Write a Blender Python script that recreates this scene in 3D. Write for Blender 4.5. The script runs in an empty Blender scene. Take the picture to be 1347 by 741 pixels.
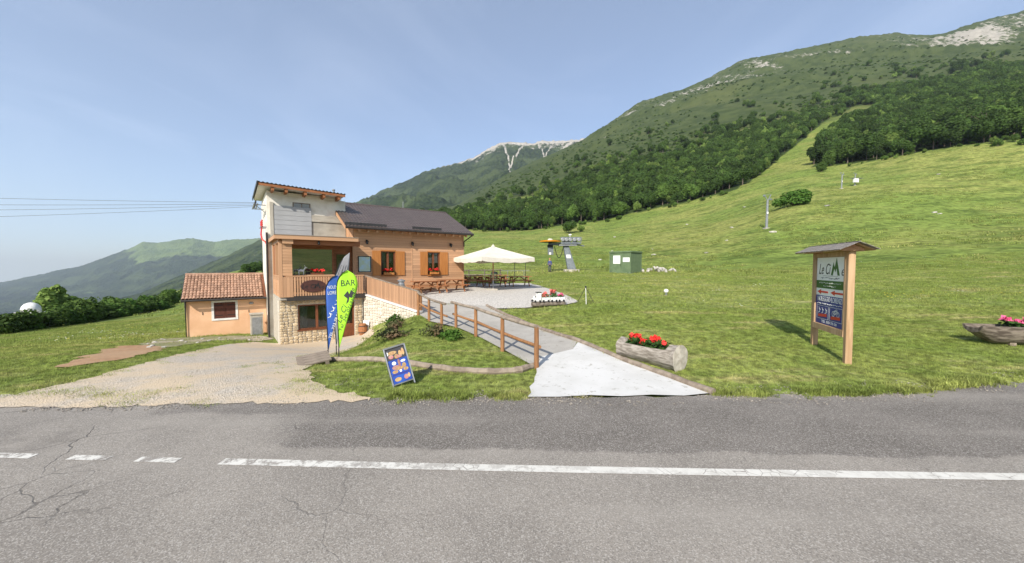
import bpy, bmesh, math, random
import numpy as np
from mathutils import Vector, Matrix
from mathutils.geometry import delaunay_2d_cdt
rnd = random.Random(7)
R = math.radians
sc = bpy.context.scene
COL = sc.collection

# ------------------------------------------------------------------ camera, sky, sun, exposure
cam = bpy.data.cameras.new('camera'); cam_o = bpy.data.objects.new('camera', cam); COL.objects.link(cam_o)
cam.sensor_width = 36.0; cam.lens = 36.0 * 483 / 1347; cam.clip_start = 0.05; cam.clip_end = 40000
cam_o.location = (0, 0, 2.5); cam_o.rotation_euler = (R(90 - 2.31), 0, 0)
sc.camera = cam_o
SUN_AZ, SUN_EL = R(22), R(36)          # the way the light travels: 22 deg right of +Y, and down 36 deg
w = bpy.data.worlds.new('World'); sc.world = w; w.use_nodes = True
nt = w.node_tree; nt.nodes.clear()
def wn(t, **k):
    n = nt.nodes.new(t)
    for a, b in k.items(): setattr(n, a, b)
    return n
out = wn('ShaderNodeOutputWorld'); bg = wn('ShaderNodeBackground'); bg.inputs[1].default_value = 0.125
sky = wn('ShaderNodeTexSky', sky_type='NISHITA', sun_disc=False)
sky.sun_elevation = SUN_EL; sky.sun_rotation = SUN_AZ + math.pi
sky.altitude = 1100; sky.air_density = 1.0; sky.dust_density = 2.2; sky.ozone_density = 2.6
tc = wn('ShaderNodeTexCoord'); sep = wn('ShaderNodeSeparateXYZ'); com = wn('ShaderNodeCombineXYZ')
mx = wn('ShaderNodeMath', operation='MAXIMUM'); mx.inputs[1].default_value = 0.012
nt.links.new(tc.outputs['Generated'], sep.inputs[0])
nt.links.new(sep.outputs[2], mx.inputs[0])
for i in (0, 1): nt.links.new(sep.outputs[i], com.inputs[i])
nt.links.new(mx.outputs[0], com.inputs[2]); nt.links.new(com.outputs[0], sky.inputs[0])
# thin cirrus: noise stretched into streaks on a high flat layer (direction / height)
dv = wn('ShaderNodeVectorMath', operation='DIVIDE'); cz = wn('ShaderNodeCombineXYZ')
mz = wn('ShaderNodeMath', operation='MAXIMUM'); mz.inputs[1].default_value = 0.22
nt.links.new(sep.outputs[2], mz.inputs[0])
for i in range(3): nt.links.new(mz.outputs[0], cz.inputs[i])
nt.links.new(tc.outputs['Generated'], dv.inputs[0]); nt.links.new(cz.outputs[0], dv.inputs[1])
mp = wn('ShaderNodeMapping'); mp.inputs['Rotation'].default_value = (0, 0, R(-28)); mp.inputs['Scale'].default_value = (1.0, 0.55, 0.0)
nt.links.new(dv.outputs[0], mp.inputs[0])
cn = wn('ShaderNodeTexNoise'); cn.inputs['Scale'].default_value = 0.8; cn.inputs['Detail'].default_value = 7; cn.inputs['Distortion'].default_value = 1.4
nt.links.new(mp.outputs[0], cn.inputs[0])
cr = wn('ShaderNodeMapRange'); cr.inputs[1].default_value = 0.44; cr.inputs[2].default_value = 0.74; cr.inputs[3].default_value = 0.15; cr.inputs[4].default_value = 0.25
nt.links.new(cn.outputs[0], cr.inputs[0])
cm = wn('ShaderNodeMixRGB'); cm.inputs[2].default_value = (6.7, 7.4, 8.7, 1)
nt.links.new(cr.outputs[0], cm.inputs[0]); nt.links.new(sky.outputs[0], cm.inputs[1])
nt.links.new(cm.outputs[0], bg.inputs[0]); nt.links.new(bg.outputs[0], out.inputs[0])
sun = bpy.data.lights.new('sun', 'SUN'); sun.energy = 4.6; sun.angle = R(0.5); sun.color = (1.0, 0.94, 0.84)
sun_o = bpy.data.objects.new('sun', sun); COL.objects.link(sun_o)
sd = Vector((math.sin(SUN_AZ) * math.cos(SUN_EL), math.cos(SUN_AZ) * math.cos(SUN_EL), -math.sin(SUN_EL)))
sun_o.rotation_euler = sd.to_track_quat('-Z', 'Y').to_euler(); sun_o.location = (-10, -20, 40)
vs = sc.view_settings; vs.view_transform = 'Standard'; vs.look = 'None'; vs.exposure = 0.48; vs.gamma = 1.0; vs.use_curve_mapping = False
sc.cycles.use_denoising = True; sc.cycles.max_bounces = 6; sc.cycles.transparent_max_bounces = 8
sc.cycles.volume_bounces = 0; sc.cycles.sample_clamp_indirect = 6.0

# ------------------------------------------------------------------ materials
MATS = {}
class NT:
    def __init__(s, name):
        s.m = bpy.data.materials.new(name); s.m.use_nodes = True; s.t = s.m.node_tree
        s.b = s.t.nodes['Principled BSDF']; MATS[name] = s.m
    def n(s, t, **k):
        nd = s.t.nodes.new(t)
        for a, b in k.items(): setattr(nd, a, b)
        return nd
    def l(s, a, b): s.t.links.new(a, b)
    def coord(s, kind='Object', scale=(1, 1, 1), rot=(0, 0, 0)):
        if kind == 'Position': o = s.n('ShaderNodeNewGeometry').outputs['Position']
        else: o = s.n('ShaderNodeTexCoord').outputs[kind]
        mpn = s.n('ShaderNodeMapping'); mpn.inputs['Scale'].default_value = scale; mpn.inputs['Rotation'].default_value = rot
        s.l(o, mpn.inputs[0]); return mpn.outputs[0]
    def noise(s, vec, scale, detail=5, rough=.55, dist=0):
        nd = s.n('ShaderNodeTexNoise'); nd.inputs['Scale'].default_value = scale; nd.inputs['Detail'].default_value = detail
        nd.inputs['Roughness'].default_value = rough; nd.inputs['Distortion'].default_value = dist
        s.l(vec, nd.inputs['Vector']); return nd.outputs['Fac']
    def vor(s, vec, scale, feature='F1', out='Distance'):
        nd = s.n('ShaderNodeTexVoronoi', feature=feature); nd.inputs['Scale'].default_value = scale
        s.l(vec, nd.inputs['Vector']); return nd.outputs[out]
    def ramp(s, f, lo, hi, a=0.0, b=1.0, smooth=True):
        nd = s.n('ShaderNodeMapRange', interpolation_type='SMOOTHSTEP' if smooth else 'LINEAR')
        nd.inputs[1].default_value = lo; nd.inputs[2].default_value = hi; nd.inputs[3].default_value = a; nd.inputs[4].default_value = b
        s.l(f, nd.inputs[0]); return nd.outputs[0]
    def mix(s, f, a, b, mode='MIX'):
        nd = s.n('ShaderNodeMixRGB', blend_type=mode)
        for i, x in ((0, f), (1, a), (2, b)):
            if isinstance(x, (int, float)): nd.inputs[i].default_value = x
            elif isinstance(x, tuple): nd.inputs[i].default_value = x if len(x) == 4 else (*x, 1)
            else: s.l(x, nd.inputs[i])
        return nd.outputs[0]
    def math(s, op, a, b=0.0):
        nd = s.n('ShaderNodeMath', operation=op)
        for i, x in ((0, a), (1, b)):
            if isinstance(x, (int, float)): nd.inputs[i].default_value = x
            else: s.l(x, nd.inputs[i])
        return nd.outputs[0]
    def attr(s, name):
        return s.n('ShaderNodeAttribute', attribute_name=name).outputs['Fac']
    def bump(s, h, strength=.3, dist=.01):
        nd = s.n('ShaderNodeBump'); nd.inputs['Strength'].default_value = strength; nd.inputs['Distance'].default_value = dist
        s.l(h, nd.inputs['Height']); s.l(nd.outputs[0], s.b.inputs['Normal'])
    def rand(s, col, amt):
        o = s.n('ShaderNodeObjectInfo').outputs['Random']
        v = s.ramp(o, 0, 1, 1 - amt, 1 + amt, False)
        nd = s.n('ShaderNodeVectorMath', operation='SCALE'); s.l(col, nd.inputs[0]); s.l(v, nd.inputs['Scale']); return nd.outputs[0]
    def fin(s, col, rough=.8, spec=.3, metal=0):
        if isinstance(col, tuple): s.b.inputs['Base Color'].default_value = (*col, 1)
        else: s.l(col, s.b.inputs['Base Color'])
        s.b.inputs['Roughness'].default_value = rough; s.b.inputs['Specular IOR Level'].default_value = spec
        s.b.inputs['Metallic'].default_value = metal; return s.m

def simple(name, c1, c2=None, scale=6, rough=.75, bump=.15, bscale=30, stretch=(1, 1, 1), rand=.08, spec=.3, metal=0, bdist=.005, lo=.35, hi=.65):
    k = NT(name); c2 = c2 or tuple(x * .78 for x in c1)
    v = k.coord('Object', stretch)
    c = k.mix(k.ramp(k.noise(v, scale, 6), lo, hi), c1, c2)
    if rand: c = k.rand(c, rand)
    if bump: k.bump(k.noise(v, bscale, 4), bump, bdist)
    return k.fin(c, rough, spec, metal)

simple('larch', (.55, .33, .19), (.45, .245, .13), 3, .62, .2, 22, (.35, 6, 6), .17)
simple('larch_v', (.54, .32, .185), (.43, .235, .125), 3, .62, .2, 22, (6, 6, .35), .14)
simple('larch_dark', (.33, .135, .055), (.24, .09, .036), 3, .6, .2, 22, (1, 6, 6), .10)
simple('shutter_wood', (.46, .19, .052), (.37, .14, .036), 3, .5, .2, 22, (6, 6, .4), .06)
simple('slat_wood', (.46, .275, .165), (.35, .195, .11), 3, .7, .2, 22, (6, 6, .4), .14)
simple('frame_wood', (.20, .07, .03), (.14, .048, .02), 4, .5, .1, 22, (4, 4, 1), .05)
simple('post_wood', (.34, .17, .075), (.24, .115, .05), 4, .8, .3, 16, (5, 5, .6), .12)
simple('grey_wood', (.30, .245, .19), (.19, .15, .115), 5, .9, .4, 14, (1, 1, 1), .12)
simple('weathered', (.27, .25, .225), (.17, .15, .135), 3, .9, .5, 12, (1, 5, 5), .1)
simple('kiosk_wood', (.50, .34, .20), (.38, .235, .125), 2, .75, .3, 20, (6, 6, .5), .08)
simple('table_wood', (.36, .155, .065), (.26, .10, .04), 3, .7, .2, 20, (.5, 6, 6), .12)
simple('plaster', (.76, .72, .64), (.60, .55, .46), 1.3, .9, .25, 40, (1, 1, 1.6), 0)
simple('peach', (.80, .50, .31), (.70, .41, .235), .9, .9, .15, 60, (1, 1, 1), 0)
simple('grey_clad', (.40, .40, .40), (.33, .33, .335), 4, .6, .1, 20, (1, 1, 3), .06)
simple('concrete', (.47, .43, .36), (.36, .325, .27), 3, .9, .25, 30, (1, 1, 1), .06)
simple('mortar', (.50, .45, .37), (.40, .35, .28), 8, .95, .4, 40, (1, 1, 1), 0)
simple('mortar_pale', (.52, .47, .395), (.43, .385, .32), 6, .95, .5, 30, (1, 1, 1), 0, bdist=.015)
simple('stone', (.60, .49, .33), (.44, .335, .205), 9, .9, .5, 26, (1, 1, 1), .24, bdist=.012)
simple('stone_pale', (.68, .62, .53), (.54, .48, .39), 9, .9, .5, 26, (1, 1, 1), .14, bdist=.012)
simple('dark_metal', (.05, .043, .04), (.035, .03, .028), 4, .5, .05, 30, (1, 1, 1), .05)
simple('roof_metal', (.100, .077, .068), (.078, .060, .053), 2, .42, .08, 30, (1, 1, 1), 0, spec=.5)
simple('roof_black', (.045, .043, .045), (.03, .03, .03), 4, .6, .1, 30, (1, 1, 1), 0)
simple('tile', (.43, .275, .195), (.32, .185, .125), 5, .85, .3, 30, (1, 1, 1), .22)
simple('white_paint', (.78, .77, .74), (.70, .69, .65), 3, .6, .08, 20, (1, 1, 1), .02)
simple('canvas', (.66, .61, .52), (.60, .55, .46), 3, .9, .15, 60, (1, 1, 1), .02)
simple('black', (.015, .015, .016), (.02, .02, .02), 4, .6, .05, 20, (1, 1, 1), 0)
simple('steel', (.33, .34, .35), (.26, .265, .27), 6, .45, .05, 20, (1, 1, 1), .06, metal=.5)
simple('lift_grey', (.17, .19, .205), (.13, .145, .155), 4, .55, .05, 20, (1, 1, 1), .1)
simple('lift_orange', (.72, .32, .02), (.62, .25, .015), 4, .5, .05, 20, (1, 1, 1), .04)
simple('shed_green', (.13, .18, .095), (.10, .145, .075), 2, .55, .05, 30, (1, 1, 1), .05)
simple('red', (.55, .03, .02), (.45, .02, .015), 4, .5, .05, 20, (1, 1, 1), .1)
simple('petal_red', (.72, .045, .03), (.55, .02, .02), 20, .7, 0, 20, (1, 1, 1), .15)
simple('petal_pink', (.72, .13, .27), (.60, .07, .18), 20, .7, 0, 20, (1, 1, 1), .15)
simple('petal_white', (.72, .72, .62), (.62, .62, .5), 20, .7, 0, 20, (1, 1, 1), .1)
simple('petal_yellow', (.62, .50, .06), (.55, .42, .04), 20, .7, 0, 20, (1, 1, 1), .15)
simple('petal_coral', (.70, .20, .16), (.60, .12, .10), 20, .7, 0, 20, (1, 1, 1), .15)
simple('log_bark', (.35, .315, .27), (.18, .155, .125), 5, .95, .7, 9, (1, 4, 4), .05, bdist=.02)
simple('log_end', (.56, .51, .43), (.40, .35, .28), 7, .95, .6, 14, (1, 1, 1), .05, bdist=.01)
simple('log_dark', (.085, .066, .052), (.24, .20, .16), 4, .9, .6, 9, (1, 3, 3), .05, bdist=.015)
simple('flag_blue', (.045, .12, .43), (.04, .105, .38), 2, .6, .05, 30, (1, 1, 1), 0)
simple('flag_green', (.42, .82, .045), (.38, .76, .04), 2, .6, .05, 30, (1, 1, 1), 0)
simple('flag_grey', (.30, .30, .32), (.25, .25, .265), 2, .6, .05, 30, (1, 1, 1), 0)
simple('print_blue', (.035, .045, .24), (.03, .04, .21), 3, .45, .03, 30, (1, 1, 1), 0)
simple('print_sky', (.03, .10, .42), (.02, .05, .26), 3, .4, .03, 30, (1, 1, 1), 0)
simple('print_green', (.05, .135, .03), (.04, .115, .025), 3, .45, .03, 30, (1, 1, 1), 0)
simple('print_white', (.80, .80, .77), (.75, .75, .72), 3, .45, .03, 30, (1, 1, 1), 0)
simple('print_ink', (.045, .045, .05), (.06, .06, .06), 3, .5, .03, 30, (1, 1, 1), 0)
simple('print_red', (.62, .05, .03), (.55, .04, .03), 3, .45, .03, 30, (1, 1, 1), 0)
simple('print_cream', (.50, .36, .16), (.40, .2, .10), 30, .45, .03, 30, (1, 1, 1), .25)
simple('print_pink', (.42, .13, .15), (.38, .25, .18), 30, .45, .03, 30, (1, 1, 1), .25)
simple('print_map', (.46, .56, .40), (.42, .58, .66), 4, .35, .03, 30, (1, 1, 1), 0)
simple('sign_brown', (.085, .035, .028), (.06, .025, .02), 4, .6, .2, 20, (1, 4, 4), 0)
simple('rust_shutter', (.115, .04, .026), (.085, .028, .018), 3, .6, .1, 22, (1, 6, 6), .05)
simple('skin', (.52, .30, .21), (.46, .25, .17), 4, .6, 0, 20, (1, 1, 1), 0)
simple('denim', (.05, .06, .10), (.04, .045, .075), 8, .9, .1, 40, (1, 1, 1), 0)
simple('jacket', (.08, .10, .24), (.06, .075, .19), 8, .9, .1, 40, (1, 1, 1), 0)
simple('cap', (.50, .24, .12), (.42, .2, .1), 8, .9, .1, 40, (1, 1, 1), 0)
simple('boulder', (.50, .47, .42), (.36, .335, .29), 3, .95, .6, 10, (1, 1, 1), .15, bdist=.03)
simple('chip', (.34, .305, .26), (.22, .195, .165), 3, .95, .3, 10, (1, 1, 1), .25)
simple('soil', (.075, .05, .03), (.05, .033, .02), 9, .95, .5, 30, (1, 1, 1), 0)
simple('curtain', (.50, .49, .44), (.42, .41, .37), 3, .9, .3, 6, (9, 9, .4), 0)
simple('cable', (.06, .06, .065), (.05, .05, .05), 4, .6, 0, 20, (1, 1, 1), 0)
simple('trunk', (.16, .13, .10), (.10, .08, .06), 5, .95, .5, 12, (4, 4, 1), .1)

def glass(name, base, rough=.02, ior=1.6):
    k = NT(name); k.b.inputs['IOR'].default_value = ior
    return k.fin(base, rough, .8)
glass('glass_dark', (.012, .016, .016), .02, 2.2)
def clear_glass(name, tint):
    k = NT(name); k.t.nodes.remove(k.b); o = k.t.nodes['Material Output']
    t = k.n('ShaderNodeBsdfTransparent'); t.inputs[0].default_value = (*tint, 1); g = k.n('ShaderNodeBsdfGlossy'); g.inputs['Roughness'].default_value = .015
    fr = k.n('ShaderNodeFresnel'); fr.inputs[0].default_value = 1.75; ms = k.n('ShaderNodeMixShader')
    k.l(fr.outputs[0], ms.inputs[0]); k.l(t.outputs[0], ms.inputs[1]); k.l(g.outputs[0], ms.inputs[2]); k.l(ms.outputs[0], o.inputs[0])
clear_glass('glass_window', (.62, .68, .68))

def leaf_mat(name, c1, c2, rand=.36, trans=.25):
    k = NT(name)
    v = k.coord('Object')
    c = k.mix(k.ramp(k.noise(v, 1.4, 3), .35, .65), c1, c2)
    c = k.rand(c, rand)
    k.fin(c, .75, .15)
    d = k.n('ShaderNodeBsdfTranslucent'); k.l(c, d.inputs[0])
    ms = k.n('ShaderNodeMixShader'); ms.inputs[0].default_value = trans
    o = k.t.nodes['Material Output']; k.l(k.b.outputs[0], ms.inputs[1]); k.l(d.outputs[0], ms.inputs[2]); k.l(ms.outputs[0], o.inputs[0])
    return k.m
leaf_mat('leaf_dark', (.045, .085, .018), (.065, .115, .024))
leaf_mat('leaf_mid', (.065, .12, .022), (.095, .155, .032))
leaf_mat('leaf_light', (.14, .22, .045), (.18, .25, .06))
leaf_mat('leaf_bush', (.055, .125, .018), (.085, .16, .028))
leaf_mat('leaf_hedge', (.055, .105, .02), (.09, .145, .03))
leaf_mat('leaf_flower', (.04, .10, .02), (.07, .14, .03))
leaf_mat('leaf_heather', (.09, .12, .045), (.16, .10, .06))

def grass_nodes(k, v):
    """patchy grass colour from world position, shared by the ground and the blades on it"""
    big = k.ramp(k.noise(v, .11, 4, .6), .38, .64)
    c = k.mix(big, (.172, .212, .052), (.226, .246, .076))
    mid = k.ramp(k.noise(v, .75, 5, .65), .42, .66)
    c = k.mix(k.math('MULTIPLY', mid, .8), c, (.128, .172, .038))
    dry = k.ramp(k.noise(k.coord('Position', (.55, 2.3, 1), (0, 0, .12)), .42, 6, .7), .52, .70)
    c = k.mix(k.math('MULTIPLY', dry, .7), c, (.38, .32, .165))
    fin_ = k.ramp(k.noise(v, 5.5, 6, .72), .36, .64, .55, 1.45)
    nd = k.n('ShaderNodeVectorMath', operation='SCALE'); k.l(c, nd.inputs[0]); k.l(fin_, nd.inputs['Scale']); c = nd.outputs[0]
    return c
def blade_mat(name, gain, rand):
    k = NT(name); v = k.coord('Position')
    c = k.rand(k.mix(1.0, grass_nodes(k, v), (gain, gain, gain * .9), 'MULTIPLY'), rand)
    k.fin(c, .7, .2)
    d = k.n('ShaderNodeBsdfTranslucent'); k.l(c, d.inputs[0])
    ms = k.n('ShaderNodeMixShader'); ms.inputs[0].default_value = .3
    o = k.t.nodes['Material Output']; k.l(k.b.outputs[0], ms.inputs[1]); k.l(d.outputs[0], ms.inputs[2]); k.l(ms.outputs[0], o.inputs[0])
blade_mat('blade', 1.4, .22)
blade_mat('blade_tall', 1.25, .3)

def terrain_mat():
    k = NT('terrain'); v = k.coord('Position')
    g = grass_nodes(k, v)
    # rough meadow on the hillside: dark tussocks drawn out along the contour
    tus = k.ramp(k.noise(k.coord('Position', (.10, .22, .22), (0, 0, .45)), 1.0, 8, .70), .46, .62)
    yel = k.ramp(k.noise(v, .028, 4, .6), .4, .62)
    md = k.mix(yel, (.155, .208, .044), (.222, .236, .064))
    md = k.mix(k.math('MULTIPLY', tus, .8), md, (.084, .122, .024))
    dry = k.ramp(k.noise(v, .045, 6, .7), .60, .72)
    md = k.mix(k.math('MULTIPLY', dry, .55), md, (.21, .165, .075))
    fm = k.ramp(k.noise(v, .9, 7, .78), .34, .66, .55, 1.45); sm = k.n('ShaderNodeVectorMath', operation='SCALE'); k.l(md, sm.inputs[0]); k.l(fm, sm.inputs['Scale']); md = sm.outputs[0]
    c = k.mix(k.attr('meadow'), g, md)
    # shrub covered mountain
    s1 = k.ramp(k.noise(v, .05, 9, .72), .42, .6)
    sh = k.mix(s1, (.060, .079, .027), (.036, .053, .018))
    s2 = k.ramp(k.noise(v, .009, 5, .6), .52, .68)
    sh = k.mix(k.math('MULTIPLY', s2, .6), sh, (.082, .096, .034))
    c = k.mix(k.attr('shrub'), c, sh)
    c = k.mix(k.attr('forest'), c, (.035, .055, .016))
    rn = k.noise(k.coord('Position', (.11, .05, .045), (0, 0, .5)), 1.0, 8, .72)
    rk = k.ramp(k.math('ADD', rn, k.attr('rock')), .96, 1.06)
    c = k.mix(rk, c, k.mix(k.noise(v, .06, 6), (.40, .375, .33), (.20, .185, .155)))
    k.bump(k.math('ADD', k.noise(v, .35, 8, .7), k.math('MULTIPLY', k.noise(v, 6, 5), .1)), .55, .5)
    return k.fin(c, .95, .1)
terrain_mat()

def mountain_mat():
    k = NT('mountain'); v = k.coord('Position')
    cell = k.vor(v, .055)
    f = k.mix(k.ramp(cell, .1, .75), (.042, .062, .022), (.014, .024, .010))
    f = k.mix(k.ramp(k.noise(v, .004, 6, .6), .45, .62), f, (.055, .075, .028))
    gr = k.mix(k.ramp(k.noise(v, .006, 7, .65), .4, .62), (.135, .18, .06), (.085, .125, .04))
    gm = k.ramp(k.math('ADD', k.noise(v, .0022, 7, .62), k.attr('meadow')), .95, 1.03)
    c = k.mix(gm, f, gr)
    rn = k.noise(k.coord('Position', (.022, .022, .012)), 1.0, 10, .78)
    rk = k.ramp(k.math('ADD', rn, k.attr('rock')), .95, 1.05)
    c = k.mix(rk, c, k.mix(k.noise(v, .03, 6), (.46, .43, .38), (.25, .23, .195)))
    k.bump(k.math('ADD', k.math('MULTIPLY', cell, -1), k.noise(v, .02, 8, .7)), .8, 9)
    return k.fin(c, .95, .05)
mountain_mat()

def road_mat():
    k = NT('asphalt'); v = k.coord('Position'); sp = k.n('ShaderNodeSeparateXYZ'); k.l(v, sp.inputs[0])
    base = k.mix(k.ramp(k.noise(v, .55, 6, .6), .35, .65), (.285, .256, .220), (.225, .202, .174))
    # newer dark strip laid along the verge
    wob = k.math('MULTIPLY', k.math('SUBTRACT', k.noise(v, 1.1, 5, .65), .5), .5)
    yy = k.math('ADD', k.math('ADD', sp.outputs[1], k.math('MULTIPLY', sp.outputs[0], .028)), wob)
    xx = k.math('ADD', sp.outputs[0], k.math('MULTIPLY', wob, 2.5))
    strip = k.math('MULTIPLY', k.ramp(yy, 4.86, 4.95), k.ramp(xx, -3.9, -3.0))
    tail = k.math('MULTIPLY', k.math('MULTIPLY', k.ramp(yy, 5.95, 6.1), k.ramp(yy, 6.75, 6.5)), k.ramp(xx, -6.4, -5.6))
    old = k.mix(k.ramp(k.noise(v, .9, 5, .6), .35, .7), (.128, .113, .098), (.168, .149, .130))
    c = k.mix(k.math('MAXIMUM', strip, k.math('MULTIPLY', tail, .8)), base, old)
    # aggregate: pale and dark chips
    chip = k.n('ShaderNodeTexVoronoi'); chip.inputs['Scale'].default_value = 95; k.l(v, chip.inputs['Vector'])
    cs = k.n('ShaderNodeSeparateColor'); k.l(chip.outputs['Color'], cs.inputs[0])
    c = k.mix(k.ramp(cs.outputs[0], .5, 1.0, 0, .6), c, (.46, .43, .385))
    c = k.mix(k.ramp(cs.outputs[1], .55, 1.0, 0, .5), c, (.10, .09, .08))
    # cracks
    dv_ = k.n('ShaderNodeVectorMath', operation='ADD'); nn = k.n('ShaderNodeTexNoise'); nn.inputs['Scale'].default_value = 1.3; nn.inputs['Detail'].default_value = 6
    k.l(v, nn.inputs['Vector']); sv = k.n('ShaderNodeVectorMath', operation='SCALE'); sv.inputs['Scale'].default_value = .55
    k.l(nn.outputs['Color'], sv.inputs[0]); k.l(v, dv_.inputs[0]); k.l(sv.outputs[0], dv_.inputs[1])
    cr_ = k.vor(dv_.outputs[0], .42, 'DISTANCE_TO_EDGE')
    lft = k.math('ADD', k.ramp(sp.outputs[0], -.5, -4.5), .16)
    brk = k.ramp(k.noise(v, .7, 4), .44, .6)
    ck = k.math('MULTIPLY', k.math('MULTIPLY', k.ramp(cr_, .0055, .0005), brk), lft)
    cr2 = k.vor(dv_.outputs[0], 2.1, 'DISTANCE_TO_EDGE')
    fine = k.math('MULTIPLY', k.math('MULTIPLY', k.ramp(cr2, .03, .006), k.ramp(k.noise(v, .45, 4), .54, .66)), k.ramp(sp.outputs[0], -.5, -4.0))
    ck = k.math('MINIMUM', k.math('ADD', ck, k.math('MULTIPLY', fine, .7)), 1.0)
    c = k.mix(k.math('MULTIPLY', ck, .6), c, (.03, .027, .024))
    # oily stains
    st = k.ramp(k.noise(v, .33, 5, .6), .6, .72)
    c = k.mix(k.math('MULTIPLY', st, .4), c, (.085, .076, .066))
    pl = k.ramp(k.noise(k.coord('Position', (.12, 1.0, 1), (0, 0, -.04)), .8, 4, .5), .5, .66)
    c = k.mix(k.math('MULTIPLY', pl, .35), c, (.34, .31, .27))
    k.bump(k.math('SUBTRACT', k.math('ADD', k.math('MULTIPLY', cs.outputs[2], .5), k.noise(v, 45, 4)), k.math('MULTIPLY', ck, 2)), .5, .006)
    return k.fin(c, .85, .25)
road_mat()

def paint_mat():
    k = NT('road_paint'); v = k.coord('Position'); sp = k.n('ShaderNodeSeparateXYZ'); k.l(v, sp.inputs[0])
    worn = k.ramp(k.noise(v, 5.0, 8, .78), .47, .58)
    left = k.ramp(sp.outputs[0], 2.5, -4.5, .25, .95)
    cr2 = k.vor(v, 6.0, 'DISTANCE_TO_EDGE')
    line = k.math('MULTIPLY', k.ramp(cr2, .03, .01), k.ramp(k.noise(v, 2.2, 4), .47, .6))
    f = k.math('MINIMUM', k.math('ADD', k.math('MULTIPLY', worn, left), k.math('MULTIPLY', line, .8)), 1.0)
    c = k.mix(f, k.mix(k.noise(v, 3, 5), (.68, .66, .61), (.54, .52, .465)), (.24, .215, .188))
    k.bump(k.noise(v, 60, 3), .3, .003)
    return k.fin(c, .75, .3)
paint_mat()

def gravel_mat(name, a, b, dark, dirt, scale, dirt_amt):
    k = NT(name); v = k.coord('Position')
    ch = k.n('ShaderNodeTexVoronoi'); ch.inputs['Scale'].default_value = scale; k.l(v, ch.inputs['Vector'])
    cs = k.n('ShaderNodeSeparateColor'); k.l(ch.outputs['Color'], cs.inputs[0])
    c = k.mix(cs.outputs[0], a, b)
    c = k.mix(k.ramp(cs.outputs[1], .66, .95, 0, .8), c, dark)
    d = k.math('MULTIPLY', k.ramp(k.noise(v, .38, 6, .65), .36, .58), dirt_amt)
    c = k.mix(d, c, dirt)
    k.bump(k.math('ADD', ch.outputs['Distance'], k.noise(v, 8, 5)), .7, .02)
    return k.fin(c, .95, .15)
gravel_mat('yard_gravel', (.56, .50, .42), (.43, .38, .315), (.25, .215, .18), (.58, .46, .315), 38, .9)
gravel_mat('pad_gravel', (.60, .57, .52), (.44, .415, .375), (.22, .20, .185), (.5, .46, .40), 24, .25)
gravel_mat('bare_soil', (.40, .24, .135), (.33, .19, .10), (.28, .17, .10), (.42, .29, .18), 9, .6)
gravel_mat('pale_soil', (.44, .38, .30), (.36, .30, .23), (.22, .19, .14), (.18, .19, .07), 9, .8)
def path_mat(name, a, b, grit, scale_grit, lo, hi):
    k = NT(name); v = k.coord('Position')
    c = k.mix(k.ramp(k.noise(v, .9, 6, .6), .35, .65), a, b)
    g = k.ramp(k.noise(v, scale_grit, 6, .75), lo, hi)
    c = k.mix(k.math('MULTIPLY', g, .75), c, grit)
    k.bump(k.noise(v, 30, 5), .3, .006)
    return k.fin(c, .9, .2)
path_mat('path_concrete', (.40, .375, .335), (.33, .31, .275), (.22, .205, .175), 5, .55, .68)
path_mat('white_concrete', (.60, .59, .565), (.53, .52, .49), (.28, .26, .21), 5.5, .56, .68)

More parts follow.
